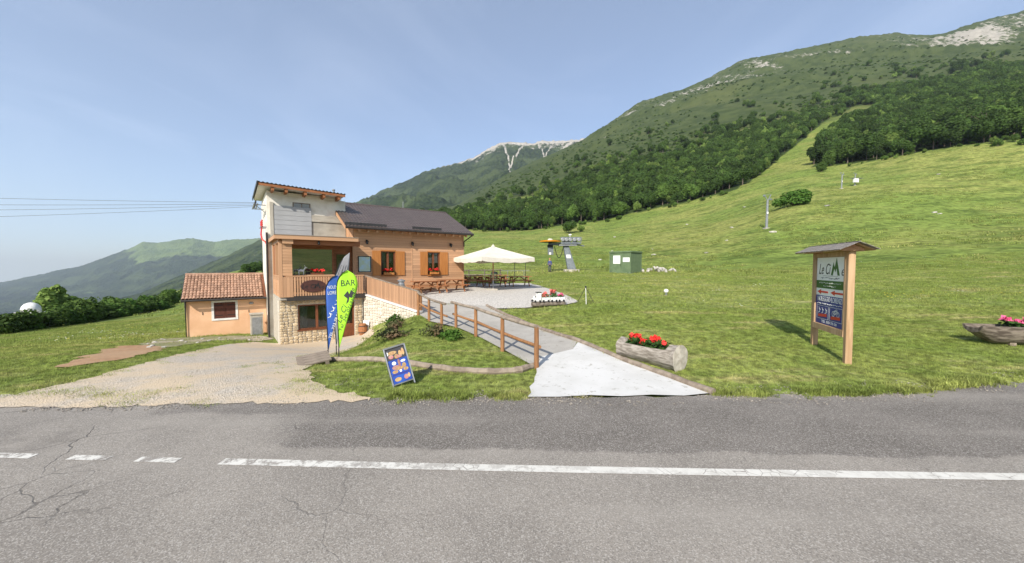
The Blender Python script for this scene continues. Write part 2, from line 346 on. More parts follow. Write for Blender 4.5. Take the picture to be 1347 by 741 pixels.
# ------------------------------------------------------------------ mesh and object helpers
class MB:
    def __init__(s): s.v = []; s.f = []; s.mi = []; s.cur = 0
    def add(s, vs_, fs):
        o = len(s.v); s.v += [tuple(x) for x in vs_]
        for f in fs: s.f.append(tuple(i + o for i in f)); s.mi.append(s.cur)
        return s
    def box(s, x0, x1, y0, y1, z0, z1, top=0.0):
        t = top
        return s.add([(x0, y0, z0), (x1, y0, z0), (x1, y1, z0), (x0, y1, z0), (x0 + t, y0 + t, z1), (x1 - t, y0 + t, z1), (x1 - t, y1 - t, z1), (x0 + t, y1 - t, z1)],
                     [(0, 3, 2, 1), (4, 5, 6, 7), (0, 1, 5, 4), (1, 2, 6, 5), (2, 3, 7, 6), (3, 0, 4, 7)])
    def hexa(s, p):   # 8 points: bottom loop then top loop
        return s.add(p, [(0, 3, 2, 1), (4, 5, 6, 7), (0, 1, 5, 4), (1, 2, 6, 5), (2, 3, 7, 6), (3, 0, 4, 7)])
    def bar(s, a, b, w_, h_, upv=(0, 0, 1)):
        a, b = Vector(a), Vector(b); d = (b - a).normalized(); u_ = Vector(upv)
        x = d.cross(u_)
        if x.length < 1e-4: x = d.cross(Vector((1, 0, 0)))
        x.normalize(); z = x.cross(d); x *= w_ / 2; z *= h_ / 2
        return s.hexa([a - x - z, a + x - z, b + x - z, b - x - z, a - x + z, a + x + z, b + x + z, b - x + z])
    def tube(s, pts, rad, n=8, cap=True):
        pts = [Vector(p) for p in pts]; rr = rad if isinstance(rad, (list, tuple)) else [rad] * len(pts)
        rings = []
        for i, p in enumerate(pts):
            d = (pts[min(i + 1, len(pts) - 1)] - pts[max(i - 1, 0)]).normalized()
            x = d.cross(Vector((0, 0, 1)))
            if x.length < 1e-3: x = Vector((1, 0, 0))
            x.normalize(); y = d.cross(x)
            rings.append([p + (x * math.cos(2 * math.pi * k / n) + y * math.sin(2 * math.pi * k / n)) * rr[i] for k in range(n)])
        vs_ = [q for r_ in rings for q in r_]; fs = []
        for i in range(len(pts) - 1):
            for k in range(n): fs.append((i * n + k, i * n + (k + 1) % n, (i + 1) * n + (k + 1) % n, (i + 1) * n + k))
        if cap: fs.append(tuple(range(n))[::-1]); fs.append(tuple(range((len(pts) - 1) * n, len(pts) * n)))
        return s.add(vs_, fs)
    def lathe(s, prof, c=(0, 0, 0), n=16):
        vs_, fs = [], []
        for r_, z in prof:
            for k in range(n): vs_.append((c[0] + r_ * math.cos(2 * math.pi * k / n), c[1] + r_ * math.sin(2 * math.pi * k / n), c[2] + z))
        for i in range(len(prof) - 1):
            for k in range(n): fs.append((i * n + k, i * n + (k + 1) % n, (i + 1) * n + (k + 1) % n, (i + 1) * n + k))
        fs.append(tuple(range(n))[::-1]); fs.append(tuple(range((len(prof) - 1) * n, len(prof) * n)))
        return s.add(vs_, fs)
    def prism(s, poly, axis, t0, t1):   # poly in 2D, extruded along axis ('x': poly=(y,z); 'y': (x,z); 'z': (x,y))
        def P(a, b, t): return {'x': (t, a, b), 'y': (a, t, b), 'z': (a, b, t)}[axis]
        n = len(poly); vs_ = [P(a, b, t0) for a, b in poly] + [P(a, b, t1) for a, b in poly]
        return s.add(vs_, [tuple(range(n))[::-1], tuple(range(n, 2 * n))] + [(i, (i + 1) % n, n + (i + 1) % n, n + i) for i in range(n)])
    def mesh(s, name, mats, smooth=False):
        me = bpy.data.meshes.new(name); me.from_pydata(s.v, [], s.f)
        for m in (mats if isinstance(mats, (list, tuple)) else [mats]): me.materials.append(MATS[m])
        if s.cur or any(s.mi): me.polygons.foreach_set('material_index', s.mi)
        bm_ = bmesh.new(); bm_.from_mesh(me); bmesh.ops.recalc_face_normals(bm_, faces=bm_.faces); bm_.to_mesh(me); bm_.free()
        if smooth: me.polygons.foreach_set('use_smooth', [True] * len(me.polygons))
        me.update(); return me
    def build(s, name, mats, parent=None, smooth=False, bevel=0):
        return link(name, s.mesh(name, mats, smooth), parent, bevel)
def link(name, me, parent=None, bevel=0, loc=None, rot=None):
    o = bpy.data.objects.new(name, me); COL.objects.link(o)
    if parent: o.parent = parent
    if loc is not None: o.location = loc
    if rot is not None: o.rotation_euler = rot
    if bevel:
        b = o.modifiers.new('bevel', 'BEVEL'); b.width = bevel; b.segments = 1; b.limit_method = 'ANGLE'
    return o
def tag(o, label=None, cat=None, group=None, kind=None):
    if label: o['label'] = label
    if cat: o['category'] = cat
    if group: o['group'] = group
    if kind: o['kind'] = kind
    return o
def empty(name, loc=(0, 0, 0), rz=0):
    o = bpy.data.objects.new(name, None); COL.objects.link(o); o.location = loc; o.rotation_euler = (0, 0, rz); o.empty_display_size = .2; return o
def copy_tree(o, parent=None):
    c = o.copy(); COL.objects.link(c)
    if parent: c.parent = parent
    for ch in [x for x in KIDS.get(o.name, [])]: copy_tree(ch, c)
    return c
KIDS = {}
def note_kids(o):
    KIDS[o.name] = list(o.children)
    for c in o.children: note_kids(c)
def lettering(parent, text, size, o, xa, ya, mat, name='lettering', align='CENTER', shear=0.0, ext=.002, width=None):
    cu = bpy.data.curves.new('text', 'FONT'); cu.body = text; cu.size = size; cu.align_x = align; cu.align_y = 'CENTER'; cu.shear = shear; cu.extrude = ext; cu.resolution_u = 3
    cu.offset = .0
    t = bpy.data.objects.new('text', cu); COL.objects.link(t)
    dg = bpy.context.evaluated_depsgraph_get(); me = bpy.data.meshes.new_from_object(t.evaluated_get(dg))
    bpy.data.objects.remove(t)
    x, y = Vector(xa).normalized(), Vector(ya).normalized(); z = x.cross(y)
    n = len(me.vertices); co = np.empty(n * 3); me.vertices.foreach_get('co', co); co = co.reshape(-1, 3)
    if width and n: co[:, 0] *= width / max(1e-6, co[:, 0].max() - co[:, 0].min())
    m = np.array([x[:], y[:], z[:]]); co = co @ m + np.array(o)
    me.vertices.foreach_set('co', co.ravel()); me.materials.clear(); me.materials.append(MATS[mat]); me.update()
    return link(name, me, parent)

# ------------------------------------------------------------------ numpy noise
nrng = np.random.default_rng(11)
LAT = nrng.random((256, 256))
def vnoise(x, y):
    xi = np.floor(x).astype(int); yi = np.floor(y).astype(int); fx = x - xi; fy = y - yi
    fx = fx * fx * (3 - 2 * fx); fy = fy * fy * (3 - 2 * fy)
    g = lambda a, b: LAT[a % 256, b % 256]
    return (g(xi, yi) * (1 - fx) + g(xi + 1, yi) * fx) * (1 - fy) + (g(xi, yi + 1) * (1 - fx) + g(xi + 1, yi + 1) * fx) * fy
def fbm(x, y, o=5, ridged=False):
    s_, a, t = 0, 1.0, 0
    for i in range(o):
        n = vnoise(x + 17.3 * i, y + 5.1 * i)
        if ridged: n = 1 - np.abs(2 * n - 1)
        s_ = s_ + a * n; t += a; a *= .5; x = x * 2.03; y = y * 2.03
    return s_ / t
def sstep(x, a, b):
    t = np.clip((x - a) / (b - a), 0, 1); return t * t * (3 - 2 * t)

# ------------------------------------------------------------------ terrain survey: bearings (tan of azimuth), distance, height
BRG = lambda p: (p - 673.5) / 483.0
NEAR_Y = [5, 7, 8, 10, 12, 15, 18, 21, 25, 32, 42, 60]
NEAR = {
 -450: [0, 0, -.15, -.4, -.7, -1.3, -1.8, -2.3, -3.0, -4.2, -6, -9],
 0:   [0, 0, -.1, -.3, -.5, -1.0, -1.5, -2.0, -2.6, -3.6, -4.9, -7.4],
 100: [0, 0, -.05, -.2, -.4, -.8, -1.2, -1.7, -2.2, -3.1, -4.3, -6.3],
 210: [0, 0, -.02, -.18, -.38, -.75, -1.15, -1.5, -1.9, -2.6, -3.5, -5.0],
 300: [0, 0, -.02, -.2, -.42, -.8, -1.15, -1.42, -1.5, -1.9, -2.3, -3.0],
 360: [0, 0, -.03, -.22, -.45, -.9, -1.38, -1.5, -1.5, -1.5, -1.5, -1.5],
 430: [0, 0, -.03, -.25, -.5, -1.05, -1.4, -1.42, -1.42, -1.0, -.5, 0],
 475: [0, 0, -.02, -.15, -.35, -.8, -1.12, -1.3, .5, .9, 1.0, 1.2],
 520: [0, 0, 0, .02, -.03, -.15, -.42, .80, .98, 1.0, 1.1, 1.5],
 549: [0, 0, 0, .06, .08, .10, .30, .65, .98, 1.0, 1.2, 1.8],
 600: [0, 0, 0, .06, .05, .04, .32, .68, .98, 1.0, 1.4, 2.2],
 660: [0, 0, 0, .02, .04, .14, .42, .72, .95, 1.05, 1.5, 2.4],
 705: [0, 0, 0, .05, .10, .24, .52, .76, .95, 1.1, 1.52, 2.4],
 800: [0, 0, .03, .12, .22, .42, .6, .76, .95, 1.2, 1.7, 2.5],
 930: [0, 0, .04, .14, .24, .4, .55, .7, .9, 1.25, 1.75, 2.8],
 1008: [0, 0, .05, .16, .27, .42, .57, .74, .97, 1.38, 2.0, 4.2],
 1043: [0, 0, .05, .17, .28, .43, .58, .76, 1.0, 1.42, 2.05, 4.6],
 1113: [0, 0, .05, .18, .3, .45, .6, .78, 1.05, 1.5, 2.2, 5.4],
 1347: [0, 0, .04, .2, .35, .55, .78, 1.0, 1.4, 2.1, 3.4, 8.5],
 1800: [0, 0, .05, .25, .4, .7, 1.1, 1.6, 2.4, 3.8, 6.0, 14]}
FAR_Y = [86, 100, 160, 240, 400, 700, 1100, 1500, 2400, 6500]
FAR = {   # sight-line readings towards the slopes
 -450: [436, 436, 436, 437, 438, 440, 440, 440, 430, 405],
 0:   [433, 431, 428, 428, 430, 430, 430, 430, 425, 402],
 100: [422, 420, 415, 412, 412, 412, 412, 411, 407, 396],
 210: [406, 404, 398, 394, 392, 392, 392, 392, 392, 392],
 300: [386, 382, 372, 366, 362, 360, 360, 362, 368, 380],
 360: [368, 362, 354, 350, 348, 346, 346, 350, 355, 370],
 430: [354, 352, 345, 330, 315, 305, 300, 305, 320, 350],
 475: [350, 346, 334, 316, 300, 292, 290, 296, 315, 350],
 520: [347, 342, 325, 308, 292, 285, 283, 290, 310, 345],
 549: [343, 339, 322, 306, 290, 281, 279, 286, 306, 345],
 600: [339, 335, 318, 304, 287, 276, 272, 280, 300, 345],
 660: [338, 334, 315, 303, 268, 244, 234, 248, 285, 340],
 705: [337, 333, 315, 300, 262, 228, 212, 230, 275, 340],
 800: [337, 333, 308, 283, 225, 186, 167, 188, 235, 330],
 930: [322, 313, 282, 244, 192, 138, 107, 128, 180, 310],
 1008: [300, 288, 254, 222, 172, 115, 78, 105, 190, 320],
 1043: [294, 274, 243, 212, 165, 107, 71, 102, 192, 325],
 1113: [283, 266, 232, 196, 150, 92, 57, 95, 200, 330],
 1347: [270, 250, 174, 140, 108, 60, 21, 70, 190, 330],
 1800: [225, 200, 130, 95, 70, 30, 5, 60, 190, 330]}
CREST = [(660, 234), (705, 212), (760, 190), (776, 180), (800, 166), (838, 140), (880, 126), (918, 113), (945, 99), (971, 86), (1010, 77), (1051, 69), (1090, 61), (1122, 55), (1150, 53), (1166, 50), (1180, 55), (1224, 55), (1240, 50), (1255, 44), (1290, 33), (1320, 28), (1335, 23), (1360, 18), (1420, 12), (1500, 8), (1800, 5)]
AMIN, AMAX, NA = -2.4, 2.35, 680
LY0, LY1, NY = math.log(5.2), math.log(6500), 400
def build_field():
    cols = sorted(NEAR); ly = np.log(np.array(NEAR_Y + FAR_Y, float)); LY = np.linspace(LY0, LY1, NY); A = np.linspace(AMIN, AMAX, NA)
    rowq = []
    for c in cols:
        qn = [(z - 2.5) / y for z, y in zip(NEAR[c], NEAR_Y)]
        far = list(FAR[c])
        if c >= 660: far[6] = float(np.interp(c, [p for p, _ in CREST], [q for _, q in CREST]))
        qf = [(351.0 - p) / 483.0 for p in far]
        rowq.append(np.interp(LY, ly, np.array(qn + qf)))
    rowq = np.array(rowq); ca = np.array([BRG(c) for c in cols])
    Q = np.array([np.interp(A, ca, rowq[:, j]) for j in range(NY)])       # NY x NA
    # crest detail, fading away from the crest distance
    cx = np.array([BRG(p) for p, _ in CREST]); cq = np.array([(351 - q) / 483 for _, q in CREST])
    jc = int((math.log(1100) - LY0) / (LY1 - LY0) * (NY - 1))
    d = np.interp(A, cx, cq) - Q[jc]; d[A < BRG(660)] = 0
    wgt = np.exp(-((LY - math.log(1100)) / .28) ** 2)
    Q = Q + wgt[:, None] * d[None, :]
    # light smoothing of the survey kinks
    for it in range(3):
        P = np.pad(Q, ((1, 1), (0, 0)), 'edge'); Q2 = (P[:-2] + 2 * P[1:-1] + P[2:]) / 4
        P = np.pad(Q2, ((0, 0), (1, 1)), 'edge'); Q2 = (P[:, :-2] + 2 * P[:, 1:-1] + P[:, 2:]) / 4
        Q = Q2
    Y = np.exp(LY)[:, None] + 0 * A[None, :]; X = Y * A[None, :]
    Z = 2.5 + Q * Y
    Z = np.where(Y < 7.0, 0, Z)
    m = sstep(Y, 40, 120)
    Z = Z + m * (fbm(X / 38, Y / 38, 5) - .5) * np.minimum(Y * .012, 7)
    far_m = sstep(Y, 420, 800) * sstep(A, BRG(640), BRG(800))
    Z = Z + far_m * (fbm(X / 170 + Y / 260, Y / 420, 6, True) - .62) * 60 * (1 - .75 * np.exp(-((np.log(Y) - math.log(1100)) / .12) ** 2))
    Z = Z + far_m * (fbm(X / 14, Y / 30, 4, True) - .5) * 7
    return A, LY, X, Y, Z
GA, GLY, GX, GY, GZ = build_field()
def H(x, y):
    x = np.asarray(x, float); y = np.asarray(y, float); yy = np.maximum(y, 5.3)
    fa = np.clip((x / yy - AMIN) / (AMAX - AMIN) * (NA - 1), 0, NA - 1.001); fl = np.clip((np.log(yy) - LY0) / (LY1 - LY0) * (NY - 1), 0, NY - 1.001)
    i = fl.astype(int); j = fa.astype(int); u_ = fl - i; v_ = fa - j
    z = (GZ[i, j] * (1 - v_) + GZ[i, j + 1] * v_) * (1 - u_) + (GZ[i + 1, j] * (1 - v_) + GZ[i + 1, j + 1] * v_) * u_
    return np.where(y < 7.0, 0.0, z)
def h(x, y): return float(H(x, y))

# outlines of the paved and bare areas (metres)
def jag(pts, step, amp, seed, closed=True):
    r_ = random.Random(seed); o = []
    n = len(pts)
    for i in range(n if closed else n - 1):
        a, b = pts[i], pts[(i + 1) % n]; L = math.dist(a, b); k = max(1, int(L / step))
        for t in range(k):
            f = t / k; am = amp if L < 40 else 0
            o.append((a[0] + (b[0] - a[0]) * f + r_.uniform(-am, am), a[1] + (b[1] - a[1]) * f + r_.uniform(-am, am)))
    return o
ROAD_FAR = [(-90, 3.5), (-30, 5.3), (-11, 6.37), (-9.26, 6.54), (-6.58, 6.62), (-3.23, 6.89), (.24, 6.9), (3.78, 7.03), (6.35, 7.1), (7.98, 7.23), (9.35, 7.6), (11.16, 7.91), (14.36, 8.3), (30, 8.4), (90, 5.5)]
P_ROAD = [(90, -5.5), (-90, -5.5)] + jag(ROAD_FAR, .22, .07, 3, False) + [(90, 5.5)]
P_YARD = jag([(-12.5, 6.15), (-9.75, 7.1), (-9.7, 7.9), (-9.9, 8.8), (-10.3, 10.3), (-11.0, 12.0), (-11.9, 14.2), (-12.6, 16.2), (-13.0, 18.4), (-11.2, 18.6), (-7.9, 20.6), (-6.9, 18.2), (-6.6, 15.5), (-6.2, 12.8), (-5.95, 11.3), (-5.5, 9.7), (-4.7, 8.6), (-4.3, 7.9), (-3.7, 7.4), (-3.0, 7.1), (-2.6, 6.75)], .14, .085, 5)
P_PATH = [(.79, 9.82), (.59, 8.95), (-.2, 10.71), (-1.19, 12.8), (-2.2, 14.7), (-3.5, 15.75), (-4.3, 17.1), (-4.45, 17.6), (-6.3, 19.2), (-7.75, 20.45), (-6.9, 21.1), (-2.74, 19.4), (-1.33, 18.82), (-.49, 16.92), (.88, 13.78), (2.04, 11.4), (1.75, 10.5)]
P_APRON = [(.30, 6.9), (.38, 7.15), (.36, 7.5), (.48, 7.8), (.5, 8.1), (.58, 8.5), (.6, 8.95), (.80, 9.85), (1.76, 10.52), (2.06, 11.38), (2.82, 9.27), (3.45, 8.02), (3.86, 7.1), (3.3, 6.96), (2.7, 7.02), (2.1, 6.93), (1.5, 7.0), (.9, 6.9)]
P_PAD = jag([(-2.74, 19.4), (-1.27, 18.2), (.61, 17.95), (2.61, 18.35), (3.5, 19.2), (3.4, 21), (2.9, 23.7), (2.3, 27.8), (1.5, 31.4), (-4.3, 32.0), (-3.35, 26.2), (-8.6, 22.0), (-7.75, 20.5), (-6.9, 21.1)], .5, .08, 9)
P_SOIL = jag([(-11.7, 9.3), (-12.6, 10.4), (-13.6, 11.6), (-14.9, 13.2), (-16.2, 15.0), (-14.9, 15.2), (-13.3, 13.9), (-12.3, 12.4), (-11.5, 10.7)], .3, .2, 13)
P_PALE = jag([(-14.6, 13.9), (-16.2, 15.9), (-18.6, 18.9), (-17.6, 19.6), (-14.4, 20.9), (-13.2, 20.2), (-13.0, 18.7), (-14.6, 17.6), (-13.6, 14.6), (-13.2, 13.4)], .4, .16, 15)
def inside(px, py, poly):
    px = np.asarray(px); py = np.asarray(py); r_ = np.zeros(px.shape, bool); n = len(poly)
    for i in range(n):
        x0, y0 = poly[i]; x1, y1 = poly[(i + 1) % n]
        c = ((y0 > py) != (y1 > py))
        with np.errstate(divide='ignore', invalid='ignore'):
            r_ ^= c & (px < (x1 - x0) * (py - y0) / (y1 - y0 if y1 != y0 else 1e-9) + x0)
    return r_
PAVED = [P_ROAD, P_YARD, P_PATH, P_APRON, P_PAD]

def terrain():
    Z = GZ.copy(); cut = np.zeros(Z.shape, bool); nr = GY < 40
    for p in PAVED: cut |= nr & inside(GX, GY, p)
    Z = np.where(cut, Z - .06, Z); Z = np.where((GY < 7), np.minimum(Z, -.05), Z)
    me = bpy.data.meshes.new('terrain'); nv = NY * NA
    me.vertices.add(nv); me.vertices.foreach_set('co', np.stack([GX, GY, Z], -1).reshape(-1))
    j, i = np.meshgrid(np.arange(NA - 1), np.arange(NY - 1)); a = i * NA + j
    q = np.stack([a, a + 1, a + NA + 1, a + NA], -1).reshape(-1, 4)
    me.loops.add(q.size); me.loops.foreach_set('vertex_index', q.ravel()); me.polygons.add(len(q))
    me.polygons.foreach_set('loop_start', np.arange(0, q.size, 4)); me.polygons.foreach_set('use_smooth', np.ones(len(q), bool))
    me.update(calc_edges=True); me.validate()
    A = GX / GY
    def put(nm, arr):
        at = me.attributes.new(nm, 'FLOAT', 'POINT'); at.data.foreach_set('value', arr.astype(np.float32).ravel())
    put('meadow', sstep(GY + A * 6 + (fbm(GX / 6, GY / 6, 3) - .5) * 10, 34, 52))
    put('shrub', sstep(GY + (fbm(GX / 60, GY / 60, 4) - .5) * 160, 330, 470) * (A > -.6))
    put('forest', forest_mask(GX, GY, True).astype(float))
    crest = np.exp(-((np.log(GY) - math.log(915)) / .25) ** 2) * sstep(A, BRG(745), BRG(800))
    put('rock', crest * (.15 + .19 * sstep(fbm(GX / 30, GY / 120, 4), .40, .66) + .10 * sstep(A, BRG(1200), BRG(1290)) + .04 * sstep(A, BRG(1060), BRG(960))) + sstep(GY, 450, 900) * .16 + .24 * sstep(A, BRG(1205), BRG(1270)) * np.exp(-((np.log(GY) - math.log(960)) / .20) ** 2) * sstep(fbm(GX / 90, GY / 200, 4), .38, .56))
    me.materials.append(MATS['terrain'])
    o = link('terrain', me); tag(o, kind='structure')

# forest: between the edge line (distance as a function of bearing) and the upper limit; open ski run through it
EDGE = [(430, 330), (560, 280), (620, 240), (700, 228), (740, 222), (780, 215), (830, 212), (900, 206), (965, 200), (985, 212), (1020, 250)]
EDGE_R = [(1060, 200), (1080, 196), (1110, 190), (1160, 183), (1200, 178), (1250, 166), (1300, 156), (1347, 150), (1500, 140), (1800, 130)]
UPPER = [(430, 480), (560, 430), (620, 380), (660, 345), (700, 360), (760, 375), (800, 380), (870, 370), (950, 385), (1050, 400), (1100, 430), (1200, 470), (1280, 480), (1347, 460), (1500, 430), (1800, 400)]
def forest_mask(x, y, ground=False):
    p = x / np.maximum(y, 1) * 483 + 673.5
    wob = (fbm(x / 25, y / 25, 3) - .5) * 30
    left = np.interp(p, *zip(*EDGE)); right = np.interp(p, *zip(*EDGE_R))
    # ski run: a lane climbing to the right; its bearing shifts with distance
    run_l = np.interp(y, [195, 230, 290, 370, 430], [972, 1000, 1040, 1077, 1098]); run_r = np.interp(y, [195, 230, 290, 370, 430], [1064, 1068, 1079, 1107, 1118])
    ok = np.where(p < 1030, y > left + wob * .4, y > right + wob * .4) & (y < np.interp(p, *zip(*UPPER)) + wob * 2) & (p > 430)
    lane = (p > run_l) & (p < run_r) & (y < 392 + wob)
    clear = ((p - 1122) / 24) ** 2 + ((y - 385) / 34) ** 2 < 1
    return ok & ~lane & ~clear
terrain()

def sheet(name, poly, mat, dz, grid=.45, parent=None, zf=h):
    xs = [p[0] for p in poly]; ys = [p[1] for p in poly]
    gx, gy = np.meshgrid(np.arange(min(xs), max(xs), grid), np.arange(min(ys), max(ys), grid)); gx = gx.ravel(); gy = gy.ravel()
    ins = inside(gx, gy, poly); pts = [Vector(p) for p in poly] + [Vector((a, b)) for a, b in zip(gx[ins], gy[ins])]
    n = len(poly)
    vco, _, faces, *_r = delaunay_2d_cdt(pts, [], [list(range(n))], 1, 1e-4)
    me = bpy.data.meshes.new(name); me.from_pydata([(c[0], c[1], zf(c[0], c[1]) + dz) for c in vco], [], [tuple(f) for f in faces])
    bm_ = bmesh.new(); bm_.from_mesh(me)
    for f in bm_.faces:
        if f.normal.z < 0: f.normal_flip()
    bm_.to_mesh(me); bm_.free()
    me.materials.append(MATS[mat]); me.polygons.foreach_set('use_smooth', [True] * len(me.polygons))
    return link(name, me, parent)
tag(sheet('road', P_ROAD, 'asphalt', 0.004, 3.0, zf=lambda x, y: 0.0), kind='structure')
tag(sheet('gravel_yard', P_YARD, 'yard_gravel', .016, .4), kind='structure')
tag(sheet('path', P_PATH, 'path_concrete', .024, .35), kind='structure')
tag(sheet('concrete_apron', P_APRON, 'white_concrete', .027, .35), kind='structure')
tag(sheet('gravel_terrace', P_PAD, 'pad_gravel', .018, .45), kind='structure')
tag(sheet('bare_soil', P_SOIL, 'bare_soil', .03, .35), kind='structure')
tag(sheet('stony_track', P_PALE, 'pale_soil', .022, .4), kind='structure')
# painted edge line: solid, then dashes towards the left
def ly_(x): return 4.45 - .038 * x + .0012 * x * x
LINE = []
def strip(x0, x1, wd):
    n = max(2, int((x1 - x0) / .5)); m = MB()
    for i in range(n):
        a, b = x0 + (x1 - x0) * i / n, x0 + (x1 - x0) * (i + 1) / n
        m.add([(a, ly_(a) - wd / 2, .009), (b, ly_(b) - wd / 2, .009), (b, ly_(b) + wd / 2, .009), (a, ly_(a) + wd / 2, .009)], [(0, 1, 2, 3)])
    tag(m.build('road_marking', 'road_paint'), kind='structure')
strip(-3.72, 14.5, .15)
for a, b in ((-4.85, -4.30), (-5.78, -5.25), (-6.95, -6.30), (-8.2, -7.5)): strip(a, b, .12)

# meadow behind the road (seen only in the window panes)
m = MB()
xs = np.linspace(-260, 260, 53); ys = -5.0 - np.linspace(0, 1, 40) ** 1.6 * 420
vv = [(x, y, .12 * max(0, -y - 7) + 1.5 * (float(fbm(np.array(x / 30), np.array(y / 30), 3)) - .5) * min(1, (-y - 5) / 20) - .03) for y in ys for x in xs]
m.add(vv, [(j * 53 + i, j * 53 + i + 1, (j + 1) * 53 + i + 1, (j + 1) * 53 + i) for j in range(39) for i in range(52)])
me = m.mesh('meadow', 'terrain', True); me.attributes.new('meadow', 'FLOAT', 'POINT').data.foreach_set('value', [1.0] * len(me.vertices))
tag(link('meadow', me), kind='structure')

# ------------------------------------------------------------------ far mountains
def mountain(name, crest, yc, yn, foot, amp, rock=None, meadow=None, chutes=(), back=1.35, na=420, nr=90, p0=-500, p1=1000, power=1.0, ridge_sc=260):
    A = np.linspace(BRG(p0), BRG(p1), na); cq = np.interp(A, [BRG(p) for p, _ in crest], [(351 - q) / 483 for _, q in crest])
    fq = np.interp(A, [BRG(p) for p, _ in foot], [(351 - q) / 483 for _, q in foot])
    T = np.linspace(0, 1, nr); Tb = np.linspace(0, 1, 14)[1:]
    Y = np.concatenate([yn + (yc - yn) * T, yc + (back - 1) * yc * Tb])
    rows = [fq + (cq - fq) * t ** power for t in T] + [cq + (fq - cq) * t for t in Tb]
    Q = np.array(rows); YY = Y[:, None] + 0 * A[None, :]; XX = YY * A[None, :]
    t2 = np.concatenate([T, 1 - Tb])[:, None]
    Z = 2.5 + Q * YY
    Z += (fbm(XX / ridge_sc + YY / 900, YY / 700, 6, True) - .6) * amp * np.clip((1 - t2) * 4, 0, 1) * np.clip(t2 * 5, 0, 1)
    Z += (fbm(XX / 40, YY / 60, 4, True) - .5) * amp * .16
    vv = np.stack([XX, YY, Z], -1).reshape(-1, 3); R_ = len(Y)
    j, i = np.meshgrid(np.arange(na - 1), np.arange(R_ - 1)); a = i * na + j
    q = np.stack([a, a + 1, a + na + 1, a + na], -1).reshape(-1, 4)
    me = bpy.data.meshes.new(name); me.vertices.add(len(vv)); me.vertices.foreach_set('co', vv.ravel()); me.loops.add(q.size)
    me.loops.foreach_set('vertex_index', q.ravel()); me.polygons.add(len(q)); me.polygons.foreach_set('loop_start', np.arange(0, q.size, 4)); me.polygons.foreach_set('use_smooth', np.ones(len(q), bool))
    me.update(calc_edges=True); me.materials.append(MATS['mountain'])
    PX = XX / YY * 483 + 673.5; PY = 351 - Q * 483; TT = t2 + 0 * PX
    for nm, fn in (('rock', rock), ('meadow', meadow)):
        arr = fn(PX, PY, TT) if fn else np.zeros(PX.shape)
        if nm == 'rock':
            for ch in chutes:
                for (ax, ay, aw), (bx, by, bw) in zip(ch[:-1], ch[1:]):
                    tt = np.clip(((PX - ax) * (bx - ax) + (PY - ay) * (by - ay)) / ((bx - ax) ** 2 + (by - ay) ** 2), 0, 1)
                    d = np.hypot(PX - ax - tt * (bx - ax), PY - ay - tt * (by - ay)); arr = np.maximum(arr, .60 * sstep(d, (aw + (bw - aw) * tt) * 1.25, (aw + (bw - aw) * tt) * .3))
        me.attributes.new(nm, 'FLOAT', 'POINT').data.foreach_set('value', arr.astype(np.float32).ravel())
    tag(link(name, me), kind='structure')
C2 = [(395, 345), (410, 310), (430, 283), (480, 265), (505, 252), (530, 242), (560, 228), (585, 221), (605, 216), (622, 211), (640, 200), (655, 193), (668, 190), (700, 191), (715, 188), (740, 189), (762, 186), (800, 190), (900, 200), (1000, 230)]
mountain('rocky_mountain', C2, 2700, 1150, [(395, 350), (430, 300), (520, 288), (600, 280), (700, 262), (1000, 260)], 150,
         rock=lambda px, py, t: .17 + .30 * sstep(t, .70, .93) * sstep(px, 560, 650) + .22 * sstep(t, .93, 1.0) * sstep(px, 460, 530),
         chutes=[[(662, 196, 3), (668, 208, 2), (671, 220, 1.6), (668, 230, 1.4), (673, 242, 2.2)], [(690, 196, 1.5), (678, 208, 1.5), (671, 218, 1.5)], [(708, 194, 1.5), (714, 206, 1.6), (716, 216, 2.2)], [(725, 194, 1.5), (719, 205, 1.5), (716, 213, 1.5)], [(752, 190, 4), (735, 200, 2)]],
         na=560, nr=130, p0=395, p1=960, power=.9)
C1 = [(-500, 440), (-150, 396), (-60, 382), (0, 372), (60, 360), (75, 356), (105, 351), (150, 335), (175, 326), (190, 319), (208, 320), (222, 318), (240, 315), (256, 314), (270, 317), (285, 319), (300, 316), (330, 315), (400, 308), (520, 290), (1000, 300)]
mountain('meadow_mountain', C1, 5200, 2900, [(-500, 470), (0, 412), (100, 408), (200, 398), (345, 380), (1000, 360)], 150,
         meadow=lambda px, py, t: .14 + .52 * sstep(t, .5, .8) * sstep(px, 120, 200) - .5 * sstep(px, 60, 0) + .3 * np.exp(-((t - .36) / .05) ** 2) * sstep(px, 70, 110),
         rock=lambda px, py, t: .12 + 0 * px, na=520, nr=100, p0=-500, p1=640, ridge_sc=420)
C3 = [(-500, 470), (-100, 425), (40, 411), (100, 403), (150, 394), (185, 386), (215, 372), (240, 362), (270, 349), (300, 336), (330, 322), (345, 315), (400, 300), (500, 290), (700, 300)]
mountain('wooded_spur', C3, 2100, 900, [(-500, 480), (0, 430), (100, 418), (200, 404), (300, 372), (345, 362), (700, 340)], 60,
         meadow=lambda px, py, t: .12 + 0 * px, rock=lambda px, py, t: .22 + .1 * sstep(px, 300, 345), na=460, nr=80, p0=-500, p1=640, ridge_sc=200)

# ------------------------------------------------------------------ restaurant (local x along the front, y into the house, z up from road level)
BX, BY, BROT = -11.457, 18.0, R(37.1)
UX = Vector((math.cos(BROT), math.sin(BROT))); VX = Vector((-math.sin(BROT), math.cos(BROT)))
def WB(s_, d, z=0.0): return (BX + s_ * UX.x + d * VX.x, BY + s_ * UX.y + d * VX.y, z)
house = empty('mountain_restaurant', (BX, BY, 0), BROT)
tag(house, 'timber clad mountain restaurant with covered terrace, white tower and dark metal roof', 'restaurant')

